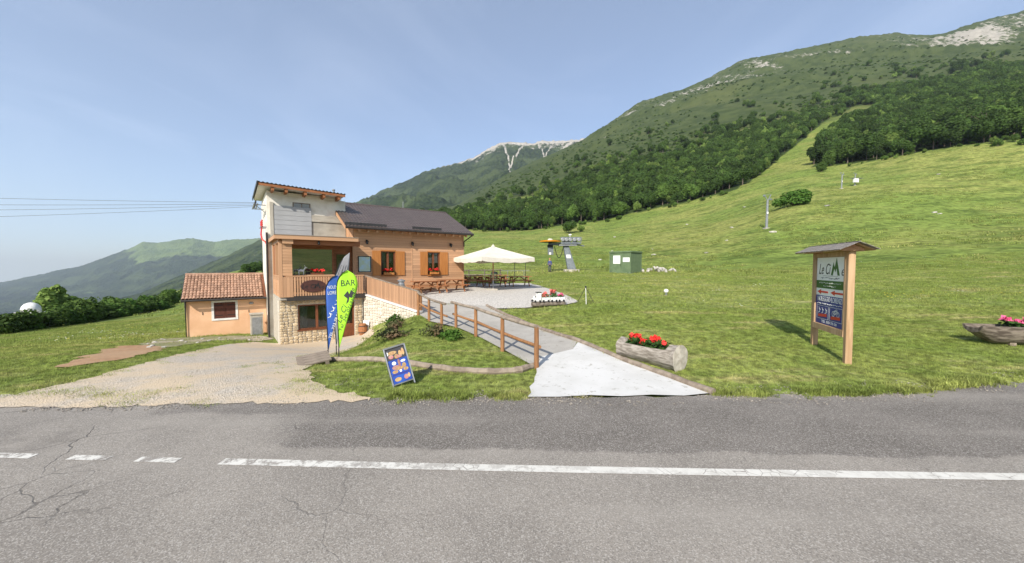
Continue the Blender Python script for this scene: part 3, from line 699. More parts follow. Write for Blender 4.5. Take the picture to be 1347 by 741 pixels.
def part(name, mat, fn, parent=house, bevel=0, smooth=False):
    m_ = MB(); fn(m_); return m_.build(name, mat, parent, smooth, bevel)
UNIT = {}
def unit_box(mat, key='u'):
    k_ = (mat, key)
    if k_ not in UNIT:
        UNIT[k_] = MB().box(-.5, .5, -.5, .5, -.5, .5).mesh('piece', mat)
    return UNIT[k_]
def boxpart(name, mat, x0, x1, y0, y1, z0, z1, parent=house):
    """a box that shares its mesh with its like; the object carries the size"""
    o = link(name, unit_box(mat), parent); o.location = ((x0 + x1) / 2, (y0 + y1) / 2, (z0 + z1) / 2); o.scale = (x1 - x0, y1 - y0, z1 - z0)
    return o

# --- ground floor: stone wall with window and door
def stone_piece(w_, h_, t, seed):
    r_ = random.Random(seed); pts = []
    for cx, cy in ((-1, -1), (0, -1), (1, -1), (1, 0), (1, 1), (0, 1), (-1, 1), (-1, 0)):
        k_ = .5 - (.13 if cx and cy else .02)
        pts.append((cx * w_ * (k_ + r_.uniform(-.07, .03)), cy * h_ * (k_ + r_.uniform(-.07, .03))))
    m_ = MB(); n = 8
    back = [(x, .02, z) for x, z in pts]; mid = [(x, -t * .7, z) for x, z in pts]; fr = [(x * .8, -t + r_.uniform(-.006, .006), z * .8) for x, z in pts]
    m_.add(back + mid + fr, [tuple(range(16, 24))] + [(i, (i + 1) % n, n + (i + 1) % n, n + i) for i in range(n)] + [(n + i, n + (i + 1) % n, 2 * n + (i + 1) % n, 2 * n + i) for i in range(n)])
    return m_
def split_rect(x0, x1, z0, z1, tw, th, r_):
    w_, h_ = x1 - x0, z1 - z0
    if w_ < tw * 1.35 and h_ < th * 1.35: return [(x0, x1, z0, z1)]
    if w_ / tw > h_ / th:
        c = x0 + w_ * r_.uniform(.36, .64); return split_rect(x0, c, z0, z1, tw, th, r_) + split_rect(c, x1, z0, z1, tw, th, r_)
    c = z0 + h_ * r_.uniform(.36, .64); return split_rect(x0, x1, z0, c, tw, th, r_) + split_rect(x0, x1, c, z1, tw, th, r_)
def stones(parent, rects, y, tw, th, mat, seed, zoff=None):
    r_ = random.Random(seed); n = 0
    for rc in rects:
        for x0, x1, z0, z1 in split_rect(*rc, tw, th, r_):
            me_ = stone_piece(x1 - x0, z1 - z0, r_.uniform(.02, .045), seed * 991 + n).mesh('stone', mat); n += 1
            o = link('stone', me_, parent); o.location = ((x0 + x1) / 2, y, (z0 + z1) / 2 + (zoff((x0 + x1) / 2) if zoff else 0))
WX0, WX1, WZ0, WZ1 = .80, 2.45, -.72, .56
def f(m_):
    for a in ((0, WX0, -1.9, .86), (WX1, 2.75, -1.9, .86), (3.5, 3.95, -1.9, .86)): m_.box(a[0], a[1], 0, .35, a[2], a[3])
    m_.box(WX0, WX1, 0, .35, -1.9, WZ0); m_.box(WX0, WX1, 0, .35, WZ1, .86); m_.box(2.75, 3.5, 0, .35, .62, .86)
    m_.box(0, .35, .35, 3.3, -1.9, .86); m_.box(3.6, 3.95, .35, 3.3, -1.9, .86)
sw = part('stone_wall', 'mortar', f)
stones(sw, [(.0, WX0, -1.5, .84), (WX0, WX1, -1.5, WZ0 - .04), (WX0, WX1, WZ1 + .05, .84), (WX1, 2.74, -1.5, .84), (3.52, 3.9, -1.5, .84)], 0, .23, .155, 'stone', 3)
for k_, (z0, z1) in enumerate(((-1.5, -.75), (-.7, .2), (.25, .8))):
    boxpart('quoin', 'stone_pale', -.03, .02, .05, .42, z0, z1, sw)
win = part('cellar_window', 'frame_wood', lambda m_: [m_.box(WX0, WX1, .05, .13, WZ0, WZ0 + .07), m_.box(WX0, WX1, .05, .13, WZ1 - .07, WZ1), m_.box(WX0, WX0 + .07, .05, .13, WZ0 + .07, WZ1 - .07), m_.box(WX1 - .07, WX1, .05, .13, WZ0 + .07, WZ1 - .07), m_.box(1.6, 1.72, .05, .13, WZ0 + .07, WZ1 - .07)])
boxpart('pane', 'glass_window', WX0 + .07, 1.6, .085, .10, WZ0 + .07, WZ1 - .07, win); boxpart('pane', 'glass_window', 1.72, WX1 - .07, .085, .10, WZ0 + .07, WZ1 - .07, win)
def curtain(x0, x1, y, z0, z1, parent):
    m_ = MB(); n = 14; vs_ = []
    for i in range(n + 1):
        x = x0 + (x1 - x0) * i / n; yy = y + .018 * math.sin(i * 2.3)
        vs_ += [(x, yy, z0), (x, yy, z1)]
    m_.add(vs_, [(2 * i, 2 * i + 2, 2 * i + 3, 2 * i + 1) for i in range(n)]); o = m_.build('curtain', 'curtain', parent); o.modifiers.new('thick', 'SOLIDIFY').thickness = .004
curtain(WX0 + .12, 1.25, .24, WZ0 + .07, WZ1 - .07, win); curtain(1.9, WX1 - .1, .24, WZ0 + .07, WZ1 - .07, win)
boxpart('sill', 'frame_wood', WX0 - .05, WX1 + .05, -.06, .05, WZ0 - .05, WZ0, win)
dr = part('cellar_door', 'frame_wood', lambda m_: [m_.box(2.75, 2.83, .08, .2, -1.6, .62), m_.box(3.42, 3.5, .08, .2, -1.6, .62), m_.box(2.83, 3.42, .08, .2, .54, .62), m_.box(2.83, 3.42, .12, .17, -1.6, -.6)])
boxpart('pane', 'glass_window', 2.83, 3.42, .13, .15, -.6, .54, dr); boxpart('handle', 'steel', 2.88, 2.92, .06, .1, -.62, -.5, dr)

# --- covered terrace
TF = -.32
fl = part('terrace_floor', 'concrete', lambda m_: m_.box(.02, 3.98, TF + .06, 3.25, .86, 1.04))
boxpart('edge_beam', 'dark_metal', .3, 4.0, TF, TF + .055, .80, 1.07, fl)
rl = part('terrace_railing', 'larch', lambda m_: [m_.box(.28, 3.95, TF - .02, TF + .07, 2.0, 2.06), m_.box(.28, 3.95, TF + .015, TF + .055, 1.14, 1.22), m_.box(.28, 3.95, TF + .015, TF + .055, 1.82, 1.9)])
s_ = .62
while s_ < 3.92:
    boxpart('slat', 'larch_v', s_, s_ + .075, TF - .012, TF + .013, 1.04, 1.985, rl); s_ += .118
for k_ in range(3): boxpart('slat', 'larch_v', .16 + .145 * k_, .30 + .145 * k_, TF - .012, TF + .013, 1.0, 2.0, rl)
sr = part('side_railing', 'larch', lambda m_: m_.box(.0, .07, TF + .16, 3.2, 2.0, 2.06))
for k_ in range(6): boxpart('board', 'larch', .015, .045, TF + .16, 3.2, 1.0 + k_ * .165, 1.155 + k_ * .165, sr)
for (a, b) in ((TF, TF + .15), (1.35, 1.5), (3.05, 3.2)):
    boxpart('post', 'larch_v', .0, .15, a, b, 1.0, 3.72)
boxpart('post', 'larch_v', 3.78, 3.93, 1.3, 1.48, 1.0, 3.86)
cp = part('corner_panel', 'larch_dark', lambda m_: m_.box(.16, .56, TF + .04, TF + .10, 2.06, 3.66))
for k_ in range(11): boxpart('plank', 'larch', .155, .565, TF + .01, TF + .04, 2.065 + k_ * .145, 2.20 + k_ * .145, cp)
sp_ = part('side_panel', 'larch_dark', lambda m_: m_.box(.05, .09, 1.55, 3.0, 2.06, 3.66))
rf = part('terrace_roof', 'larch', lambda m_: m_.box(-.14, 3.62, TF - .16, 3.29, 3.88, 4.02))
boxpart('roof_sheet', 'grey_wood', -.17, 3.66, TF - .2, 3.29, 4.02, 4.06, rf)
boxpart('fascia', 'larch', -.15, 3.64, TF - .185, TF - .16, 3.84, 4.02, rf)
boxpart('fascia', 'larch', -.168, -.142, TF - .16, 3.29, 3.84, 4.02, rf)
boxpart('beam', 'larch_dark', .3, 3.78, TF + .02, TF + .2, 3.6, 3.88, rf)
boxpart('beam', 'larch', .16, .62, TF - .1, TF + .18, 3.62, 3.86, rf)
boxpart('beam', 'larch', .01, .15, TF + .15, 3.2, 3.68, 3.88, rf)
for k_ in range(5): boxpart('beam', 'larch_dark', .7 + .68 * k_, .8 + .68 * k_, TF + .2, 3.2, 3.74, 3.88, rf)
gw = part('glass_wall', 'larch_dark', lambda m_: [m_.box(.35, 2.75, 1.10, 1.2, 1.04, 1.2), m_.box(.35, 2.75, 1.10, 1.2, 3.45, 3.72), m_.box(.35, .45, 1.10, 1.2, 1.2, 3.45), m_.box(2.65, 2.75, 1.10, 1.2, 1.2, 3.45)])
boxpart('pane', 'glass_dark', .45, 2.65, 1.14, 1.16, 1.2, 3.45, gw)
wd_ = part('terrace_door', 'larch_dark', lambda m_: [m_.box(2.75, 3.9, 1.52, 1.58, 1.04, 3.72)])
boxpart('pane', 'glass_window', 2.95, 3.6, 1.50, 1.515, 1.4, 3.2, wd_)
part('terrace_lamp', 'black', lambda m_: m_.lathe([(.02, .2), (.05, .15), (.06, .03), (.03, 0)], (1.75, TF - .06, 3.62), 8))

# --- white tower
def f(m_):
    m_.box(-.2, 3.88, 3.3, 7.9, -1.95, 6.55)
tw_ = part('tower_wall', 'plaster', f)
pn = part('grey_cladding', 'grey_clad', lambda m_: m_.box(.13, 1.97, 3.22, 3.297, 4.06, 5.93))
for k_ in range(7): boxpart('panel', 'grey_clad', .12, 1.98, 3.19, 3.22, 4.07 + k_ * .267, 4.325 + k_ * .267, pn)
boxpart('corner_post', 'concrete', -.06, .10, 3.17, 3.298, 4.06, 6.1, tw_)
boxpart('lintel', 'concrete', 1.75, 3.86, 3.20, 3.298, 5.16, 5.55, tw_)
boxpart('infill', 'concrete', 2.0, 3.86, 3.255, 3.298, 4.06, 5.14, tw_)
vw = part('vent_window', 'grey_wood', lambda m_: [m_.box(1.05, 1.1, 3.26, 3.31, 5.94, 6.2), m_.box(1.9, 1.95, 3.26, 3.31, 5.94, 6.2), m_.box(1.1, 1.9, 3.26, 3.31, 6.16, 6.2), m_.box(1.48, 1.53, 3.26, 3.31, 5.94, 6.16)])
for k_ in range(4): boxpart('slat', 'steel', 1.1, 1.9, 3.275, 3.295, 5.95 + k_ * .055, 5.985 + k_ * .055, vw)
dpipe = part('downpipe', 'dark_metal', lambda m_: m_.tube([(-.24, 3.22, -1.7), (-.24, 3.22, 4.4)], .05, 8))
def zt(s_): return 7.0 - .04 * (s_ + .5)
def f(m_):   # corrugated sheet
    n = 90; x0, x1 = -.62, 3.72; vs_ = []
    for d in (2.45, 8.6):
        for i in range(n + 1):
            x = x0 + (x1 - x0) * i / n; zz = zt(x) + .025 * math.sin(i * math.pi / 2.0)
            vs_ += [(x, d, zz + .02), (x, d, zz - .01)]
    M_ = 2 * (n + 1); fs = []
    for i in range(n):
        a = 2 * i; fs += [(a, a + 2, M_ + a + 2, M_ + a), (a + 1, M_ + a + 1, M_ + a + 3, a + 3), (a, a + 1, a + 3, a + 2), (M_ + a, M_ + a + 2, M_ + a + 3, M_ + a + 1)]
    fs += [(0, M_, M_ + 1, 1), (2 * n, 2 * n + 1, M_ + 2 * n + 1, M_ + 2 * n)]
    m_.add(vs_, fs)
tr = part('tower_roof', 'roof_black', f)
part('soffit', 'white_paint', lambda m_: m_.hexa([(-.58, 2.5, zt(-.58) - .12), (3.68, 2.5, zt(3.68) - .12), (3.68, 8.5, zt(3.68) - .12), (-.58, 8.5, zt(-.58) - .12), (-.58, 2.5, zt(-.58) - .045), (3.68, 2.5, zt(3.68) - .045), (3.68, 8.5, zt(3.68) - .045), (-.58, 8.5, zt(-.58) - .045)]), tr)
part('fascia', 'larch_dark', lambda m_: m_.hexa([(-.6, 2.47, zt(-.6) - .17), (3.7, 2.47, zt(3.7) - .17), (3.7, 2.497, zt(3.7) - .17), (-.6, 2.497, zt(-.6) - .17), (-.6, 2.47, zt(-.6) - .042), (3.7, 2.47, zt(3.7) - .042), (3.7, 2.497, zt(3.7) - .042), (-.6, 2.497, zt(-.6) - .042)]), tr)
part('edge_trim', 'roof_black', lambda m_: m_.box(-.66, -.621, 2.44, 8.6, zt(-.6) - .13, zt(-.6) + .05), tr)
for s_ in (-.02, .62, 1.55, 2.5, 3.3): boxpart('rafter', 'larch_dark', s_, s_ + .13, 2.52, 3.3, zt(s_) - .36, zt(s_) - .13, tr)
boxpart('infill_strip', 'plaster', -.19, 3.59, 3.31, 7.8, 6.551, zt(3.6) - .121, tw_)
part('flue', 'steel', lambda m_: m_.lathe([(.06, 0), (.06, .28), (.09, .3), (.09, .36), (.02, .4)], (3.25, 3.4, zt(3.25)), 10))
part('flue', 'steel', lambda m_: m_.lathe([(.045, 0), (.045, .5), (.06, .52), (.06, .56)], (4.0, 5.1, 6.72), 10))
# power entry: bracket, insulators and bundled red conductors on the tower's outer side
br = part('insulator_bracket', 'steel', lambda m_: [m_.bar((-.2, 3.7, 5.95), (-.75, 3.7, 5.95), .05, .05), m_.bar((-.2, 5.6, 5.95), (-.75, 5.6, 5.95), .05, .05), m_.bar((-.6, 3.5, 5.98), (-.6, 6.0, 5.98), .05, .05), m_.bar((-.75, 3.5, 5.98), (-.75, 6.0, 5.98), .05, .05), m_.bar((-.2, 3.7, 5.5), (-.7, 3.7, 5.92), .04, .04)])
for k_ in range(5): part('insulator', 'dark_metal', lambda m_: m_.lathe([(.02, 0), (.05, .03), (.02, .06), (.05, .09), (.02, .12), (.05, .15), (.02, .18)], (-.68, 3.6 + .5 * k_, 5.99), 8), br)
for k_ in range(3):
    part('surge_arrester', 'red', lambda m_: m_.lathe([(.02, 0), (.045, .05), (.02, .1), (.045, .15), (.02, .2), (.045, .25), (.02, .3), (.045, .35), (.02, .42)], (-.42, 3.45 + .55 * k_, 4.7), 8), br)
    part('conductor', 'red', lambda m_: m_.tube([(-.42, 3.45 + .55 * k_, 4.7), (-.46, 3.45 + .5 * k_, 4.35), (-.42, 3.45 + .4 * k_, 4.05), (-.28, 3.42 + .3 * k_, 3.9), (-.22, 3.4 + .2 * k_, 3.7)], .014, 6), br)
    part('arm', 'steel', lambda m_: m_.bar((-.2, 3.45 + .55 * k_, 4.72), (-.5, 3.45 + .55 * k_, 4.72), .04, .04), br)

# --- timber house
FX0, FX1, FD = 3.92, 11.22, 1.5
OPEN = [(5.45, 6.33, 1.98, 3.45), (8.5, 9.36, 1.97, 3.46)]
def f(m_):
    xs_ = [FX0, OPEN[0][0], OPEN[0][1], OPEN[1][0], OPEN[1][1], FX1]
    for i in (0, 2, 4): m_.box(xs_[i], xs_[i + 1], FD + .03, FD + .3, .5, 4.85)
    for o_ in OPEN: m_.box(o_[0], o_[1], FD + .03, FD + .3, .5, o_[2]); m_.box(o_[0], o_[1], FD + .03, FD + .3, o_[3], 4.85)
    m_.prism([(FD + .3, .5), (8.5, .5), (8.5, 4.95), (5.0, 6.6), (FD + .3, 4.95)], 'x', FX1 - .25, FX1)
    m_.prism([(FD + .3, .5), (8.5, .5), (8.5, 4.95), (5.0, 6.6), (FD + .3, 4.95)], 'x', FX0, FX0 + .2)
    m_.box(FX0 + .2, FX1 - .25, 8.3, 8.5, .5, 4.95)
wl = part('timber_wall', 'larch_dark', f)
ph = .157; r_ = random.Random(5); k_ = 0; z_ = .86
while z_ < 4.70:
    z1_ = min(z_ + ph - .008, 4.74)
    for (a0, a1) in ((FX0, 7.40), (7.46, FX1)):
        o_ = OPEN[0] if a0 < 7 else OPEN[1]
        segs = [(a0, a1)] if (z1_ <= o_[2] + .02 or z_ >= o_[3] - .02) else [(a0, o_[0] - .03), (o_[1] + .03, a1)]
        for (b0, b1) in segs: boxpart('plank', 'larch', b0, b1, FD + r_.uniform(-.004, .002), FD + .03, z_, z1_, wl)
    z_ += ph
boxpart('trim', 'larch', 7.40, 7.46, FD - .02, FD + .028, .86, 4.74, wl)
boxpart('corner_board', 'larch_v', FX1 - .09, FX1 + .015, FD - .025, FD - .005, .86, 4.78, wl)
boxpart('corner_board', 'larch_v', FX0 - .012, FX0 + .1, FD - .025, FD - .005, .86, 4.78, wl)
for k_ in range(9):   # vertical boards of the gable side above the terrace roof
    d0 = FD + .02 + k_ * .2
    boxpart('gable_board', 'larch_v', FX0 - .03 + r_.uniform(-.006, .006), FX0, d0, d0 + .19, 4.06, 4.9 + (d0 - 1.0) * .45 - .08, wl)
EY, EZ, RY, RZ = .88, 4.80, 5.0, 6.72
RX0, RX1 = 3.32, 11.62
def roof_mesh(m_):
    nx, ny = 42 * 6, 14
    for sgn in (1, -1):
        vs_, fs = [], []
        for j in range(ny * 2 + 1):
            t = (j + 1) // 2 / ny; step = (0 if j % 2 else .02) if j < ny * 2 else 0
            y = EY + (RY - EY) * t; z = EZ + (RZ - EZ) * t + (.018 if j % 2 == 0 else 0)
            if sgn < 0: y = 2 * RY - y
            for i in range(nx + 1):
                vs_.append((RX0 + (RX1 - RX0) * i / nx, y, z + .018 * math.cos(2 * math.pi * i / 6)))
        n = nx + 1
        for j in range(ny * 2):
            for i in range(nx): fs.append((j * n + i, j * n + i + 1, (j + 1) * n + i + 1, (j + 1) * n + i))
        m_.add(vs_, fs)
rm = part('house_roof', 'roof_metal', roof_mesh)
def slab(m_, x0, x1, dz0, dz1):
    m_.prism([(EY + .04, EZ + dz0), (RY, RZ + dz0), (2 * RY - EY, EZ + dz0), (2 * RY - EY, EZ + dz1), (RY, RZ + dz1), (EY + .04, EZ + dz1)], 'x', x0, x1)
part('roof_deck', 'larch', lambda m_: slab(m_, RX0 + .05, RX1 - .05, -.12, -.04), rm)
for x0 in (RX0 - .01, RX1 - .04):
    part('barge_board', 'larch', lambda m_: m_.prism([(EY + .02, EZ - .22), (RY, RZ - .22), (2 * RY - EY, EZ - .22), (2 * RY - EY, EZ - .03), (RY, RZ - .03), (EY + .02, EZ - .03)], 'x', x0, x0 + .045), rm)
part('ridge_cap', 'roof_metal', lambda m_: m_.tube([(RX0 - .02, RY, RZ - .02), (RX1 + .02, RY, RZ - .02)], .09, 10), rm)
for a, b in ((RX0, 5.7), (7.3, 9.3)): part('snow_guard', 'roof_black', lambda m_: m_.box(a, b, EY + .16, EY + .2, EZ + .07, EZ + .24), rm)
part('gutter', 'dark_metal', lambda m_: m_.tube([(RX0, EY - .04, EZ - .07), (RX1 + .02, EY - .04, EZ - .07)], .075, 10), rm)
part('gutter_pipe', 'dark_metal', lambda m_: m_.tube([(RX1 - .05, EY - .02, EZ - .12), (FX1 - .02, FD - .1, EZ - .55), (FX1 - .02, FD - .1, 3.9)], .04, 8), rm)
for k_ in range(15):
    s_ = FX0 + .12 + k_ * .505
    part('rafter', 'larch', lambda m_: m_.hexa([(s_, EY + .1, EZ - .28), (s_ + .11, EY + .1, EZ - .28), (s_ + .11, FD, EZ + .0), (s_, FD, EZ + .0), (s_, EY + .1, EZ - .10), (s_ + .11, EY + .1, EZ - .10), (s_ + .11, FD, EZ + .17), (s_, FD, EZ + .17)]), rm)
part('lightning_rod', 'steel', lambda m_: m_.tube([(8.2, RY, RZ), (8.2, RY, RZ + .5)], .03, 6), rm)
for wi, o_ in enumerate(OPEN):
    x0, x1, z0, z1 = o_; xm = (x0 + x1) / 2
    wnd = part('window', 'frame_wood', lambda m_: [m_.box(x0, x0 + .06, FD + .02, FD + .14, z0, z1), m_.box(x1 - .06, x1, FD + .02, FD + .14, z0, z1), m_.box(x0 + .06, x1 - .06, FD + .02, FD + .14, z1 - .06, z1), m_.box(x0 + .06, x1 - .06, FD + .02, FD + .14, z0, z0 + .06),
                                                     m_.box(xm - .06, xm + .06, FD + .06, FD + .15, z0 + .06, z1 - .06)])
    for a, b in ((x0 + .06, xm - .06), (xm + .06, x1 - .06)):
        boxpart('pane', 'glass_window', a, b, FD + .1, FD + .115, z0 + .06, z1 - .06, wnd)
    for a, b in ((x0 - .52, x0 - .015), (x1 + .015, x1 + .6)):
        sh = link('shutter', MB().box(a, b, FD - .055, FD - .02, z0 - .02, z1 + .02).mesh('shutter', 'shutter_wood'), wnd)
    curtain(x0 + .08, xm - .1, FD + .2, z0 + .1, z1 - .1, wnd); curtain(xm + .12, x1 - .08, FD + .2, z0 + .75, z1 - .1, wnd)
    boxpart('lintel', 'shutter_wood', x0 - .03, x1 + .03, FD - .05, FD + .02, z1, z1 + .07, wnd)
    boxpart('sill', 'shutter_wood', x0 - .03, x1 + .03, FD - .07, FD + .02, z0 - .08, z0 - .022, wnd)
for s_ in (4.61, 7.43, 10.16):
    part('wall_lantern', 'black', lambda m_: [m_.box(s_ - .04, s_ + .04, FD - .03, FD - .005, 3.9, 4.1), m_.bar((s_, FD - .03, 4.06), (s_, FD - .16, 4.1), .025, .025), m_.lathe([(.03, 0), (.055, .03), (.08, .17), (.1, .19), (.02, .26)], (s_, FD - .17, 3.82), 8)])

# things fixed or standing at the restaurant
def flowers(parent, x0, x1, y0, y1, z, hgt, nleaf, nflow, petal, seed, leafm='leaf_flower', fs=.035, ls=.05):
    r_ = random.Random(seed); m_ = MB()
    for i in range(nleaf):
        c = Vector((r_.uniform(x0, x1), r_.uniform(y0, y1), z + r_.uniform(0, hgt * .8))); a = Vector((r_.gauss(0, 1), r_.gauss(0, 1), r_.gauss(0, .6))).normalized(); b = a.orthogonal().normalized()
        m_.add([c - a * ls, c + b * ls * .6, c + a * ls, c - b * ls * .6], [(0, 1, 2, 3)])
    m_.build('foliage', leafm, parent)
    for i in range(nflow):
        c = (r_.uniform(x0, x1), r_.uniform(y0, y1), z + hgt * r_.uniform(.55, 1.1)); q = MB(); k2 = fs * r_.uniform(.8, 1.3)
        for p_ in range(9):
            a = Vector((r_.gauss(0, 1), r_.gauss(0, 1), r_.gauss(0, 1))).normalized() * k2; b = a.orthogonal() * .9; d = Vector((r_.gauss(0, .5), r_.gauss(0, .5), r_.gauss(0, .4))) * k2 + Vector(c)
            q.add([d - a, d + b, d + a, d - b], [(0, 1, 2, 3)])
        q.build('blossom', petal if isinstance(petal, str) else r_.choice(petal), parent)
for wi, (o_, lb) in enumerate(zip(OPEN, ('window box of red flowers on the sill nearer the map board', 'window box of red flowers on the sill closest to the white parasol'))):
    fb = empty('flower_box', WB(0, 0), BROT); tag(fb, lb, 'flower box', 'flower boxes on the timber window sills')
    part('box', 'shutter_wood', lambda m_: [m_.box(o_[0] + .12, o_[1] - .12, FD - .19, FD - .06, 2.0, 2.16)], fb)
    flowers(fb, o_[0] + .12, o_[1] - .12, FD - .2, FD - .05, 2.14, .2, 130, 14, 'petal_red', 40 + wi, fs=.05)
mb_ = empty('map_board', WB(0, 0), BROT); tag(mb_, 'framed trail map hung on the timber wall beside the terrace', 'map board')
part('frame', 'black', lambda m_: [m_.box(4.12, 4.16, FD - .04, FD - .006, 2.18, 3.13), m_.box(4.81, 4.85, FD - .04, FD - .006, 2.18, 3.13), m_.box(4.16, 4.81, FD - .04, FD - .006, 3.09, 3.13), m_.box(4.16, 4.81, FD - .04, FD - .006, 2.18, 2.22)], mb_)
part('sheet', 'print_map', lambda m_: m_.box(4.16, 4.81, FD - .022, FD - .007, 2.22, 3.09), mb_)
ov = empty('oval_sign', WB(0, 0), BROT); tag(ov, 'dark brown oval name board hung on the terrace railing', 'sign')
part('board', 'sign_brown', lambda m_: m_.prism([(1.47 + .58 * math.cos(a * math.pi / 20), 1.52 + .31 * math.sin(a * math.pi / 20)) for a in range(40)], 'y', TF - .055, TF - .022), ov, bevel=.008)
lettering(ov, 'Le Ci', .30, (1.25, TF - .058, 1.50), (1, 0, 0), (0, 0, 1), 'black', shear=.25)
lettering(ov, 'e', .26, (1.88, TF - .058, 1.46), (1, 0, 0), (0, 0, 1), 'black', shear=.25)
def peaks(m_, x, z, s_, y0, y1):
    m_.prism([(x - .5 * s_, z), (x - .22 * s_, z + .75 * s_), (x - .08 * s_, z + .45 * s_), (x + .12 * s_, z + 1.0 * s_), (x + .5 * s_, z), (x + .27 * s_, z), (x + .12 * s_, z + .42 * s_), (x, z + .18 * s_), (x - .12 * s_, z + .4 * s_), (x - .28 * s_, z)], 'y', y0, y1)
part('emblem', 'black', lambda m_: peaks(m_, 1.64, 1.40, .32, TF - .06, TF - .054), ov)
tb = empty('terrace_counter', WB(0, 0), BROT); tag(tb, 'low wooden counter behind the terrace railing in front of the glass', 'counter')
part('top', 'larch', lambda m_: m_.box(1.25, 2.55, .1, .75, 2.02, 2.08), tb, bevel=.01)
part('body', 'larch_dark', lambda m_: m_.box(1.3, 2.5, .16, .7, 1.042, 2.02), tb)
pf = empty('flower_trough', WB(0, 0), BROT); tag(pf, 'trough of red flowers on the terrace counter', 'flower box')
part('box', 'frame_wood', lambda m_: m_.box(1.45, 2.05, .2, .4, 2.082, 2.2), pf)
flowers(pf, 1.45, 2.05, .18, .42, 2.18, .16, 60, 10, 'petal_red', 77, fs=.05)
# white figure of a goat on the rail side
gt = empty('goat_figure', WB(0, 0), BROT); tag(gt, 'small white goat figure standing behind the terrace railing', 'figurine')
def goat(m_):
    x, y, z = 1.02, .25, 2.06
    m_.tube([(x - .13, y, z + .22), (x, y, z + .235), (x + .12, y, z + .23)], [.055, .07, .06], 8)
    m_.tube([(x + .10, y, z + .24), (x + .17, y, z + .36), (x + .19, y, z + .40)], [.045, .03, .03], 8)
    m_.tube([(x + .17, y, z + .41), (x + .27, y, z + .37)], [.035, .018], 8)
    for dx in (-.11, .1):
        for dy in (-.03, .03): m_.tube([(x + dx, y + dy, z + .2), (x + dx + .01, y + dy, z)], [.022, .014], 6)
    m_.tube([(x - .13, y, z + .25), (x - .17, y, z + .3)], [.012, .006], 5)
    for dy in (-.02, .02): m_.tube([(x + .18, y + dy, z + .42), (x + .15, y + dy, z + .52)], [.01, .004], 5)
part('body', 'white_paint', goat, gt, smooth=True)
part('stand', 'larch_dark', lambda m_: m_.box(.82, 1.22, .1, .42, 1.042, 2.058), gt)

# ------------------------------------------------------------------ peach annex
ann = empty('annex_house', (BX, BY, 0), BROT); tag(ann, 'small peach rendered annex with terracotta tiled roof and brown shutter', 'house')
AX0, AX1, AD, AB = -3.87, -.22, 5.5, 10.0
aw = part('wall', 'peach', lambda m_: [m_.box(AX0, -2.78, AD, AD + .3, -2.6, .66), m_.box(-1.62, AX1, AD, AD + .3, -2.6, .66), m_.box(-2.78, -1.62, AD, AD + .3, -2.6, -.55), m_.box(-2.78, -1.62, AD, AD + .3, .55, .66),
    m_.prism([(AD + .3, -2.6), (AB, -2.6), (AB, .66), ((AD + AB) / 2, 1.85), (AD + .3, .75)], 'x', AX0, AX0 + .3), m_.prism([(AD + .3, -2.6), (AB, -2.6), (AB, .66), ((AD + AB) / 2, 1.85), (AD + .3, .75)], 'x', AX1 - .2, AX1), m_.box(AX0 + .3, AX1 - .2, AB - .3, AB, -2.6, .66)], ann)
awn = part('window', 'white_paint', lambda m_: [m_.box(-2.80, -2.69, AD - .025, AD + .05, -.57, .57), m_.box(-1.71, -1.60, AD - .025, AD + .05, -.57, .57), m_.box(-2.69, -1.71, AD - .025, AD + .05, .46, .57), m_.box(-2.69, -1.71, AD - .035, AD + .05, -.57, -.46)], ann)
for a, b in ((-2.69, -2.205), (-2.195, -1.71)): boxpart('shutter', 'rust_shutter', a, b, AD + .0, AD + .03, -.46, .46, awn)
for zz in (-.3, .28):
    for a, b in ((-2.69, -2.3), (-2.1, -1.71)): boxpart('strap', 'black', a, b, AD - .006, AD - .001, zz, zz + .035, awn)
part('bulkhead_lamp', 'steel', lambda m_: [m_.lathe([(.1, 0), (.11, .03), (.08, .09), (.02, .11)], (0, 0, 0), 12)], ann).matrix_local = Matrix.Translation((-.95, AD, .34)) @ Matrix.Rotation(R(90), 4, 'X') @ Matrix.Diagonal((1.1, .7, 1, 1))
for s_ in (-3.2, -1.1): boxpart('wall_tie', 'black', s_, s_ + .03, AD - .02, AD - .001, -.2, -.05, ann)
part('downpipe', 'dark_metal', lambda m_: m_.tube([(AX0 - .03, AD - .06, -2.2), (AX0 - .03, AD - .06, .6), (AX0 - .05, AD - .3, .78)], .045, 8), ann)
e_y, e_z, r_y, r_z = AD - .38, .70, (AD + AB) / 2, 2.0
ar = part('roof', 'frame_wood', lambda m_: m_.prism([(e_y + .05, e_z - .05), (r_y, r_z - .05), (2 * r_y - e_y, e_z - .05), (2 * r_y - e_y, e_z + .01), (r_y, r_z + .02), (e_y + .05, e_z + .01)], 'x', AX0 - .14, AX1 + .0), ann)
part('gutter', 'dark_metal', lambda m_: m_.tube([(AX0 - .18, e_y - .04, e_z - .05), (AX1, e_y - .04, e_z - .05)], .06, 8), ar)
part('barge_board', 'dark_metal', lambda m_: m_.prism([(e_y, e_z - .12), (r_y, r_z - .12), (r_y, r_z + .06), (e_y, e_z + .05)], 'x', AX0 - .18, AX0 - .145), ar)
tm = MB(); Lt = .34; nt_ = 6; tw2 = .165
vs_ = []
for j, (t, lift) in enumerate(((0, .035), (Lt, .0))):
    for i in range(nt_ + 1):
        a = math.pi * i / nt_; vs_.append((tw2 * .5 * math.cos(a) * (1 if j == 0 else .85), t, lift + .062 * math.sin(a) * (1 if j == 0 else .85)))
for j, (t, lift) in enumerate(((0, .018), (Lt, -.012))):
    for i in range(nt_ + 1):
        a = math.pi * i / nt_; vs_.append((tw2 * .43 * math.cos(a) * (1 if j == 0 else .85), t, lift + .050 * math.sin(a)))
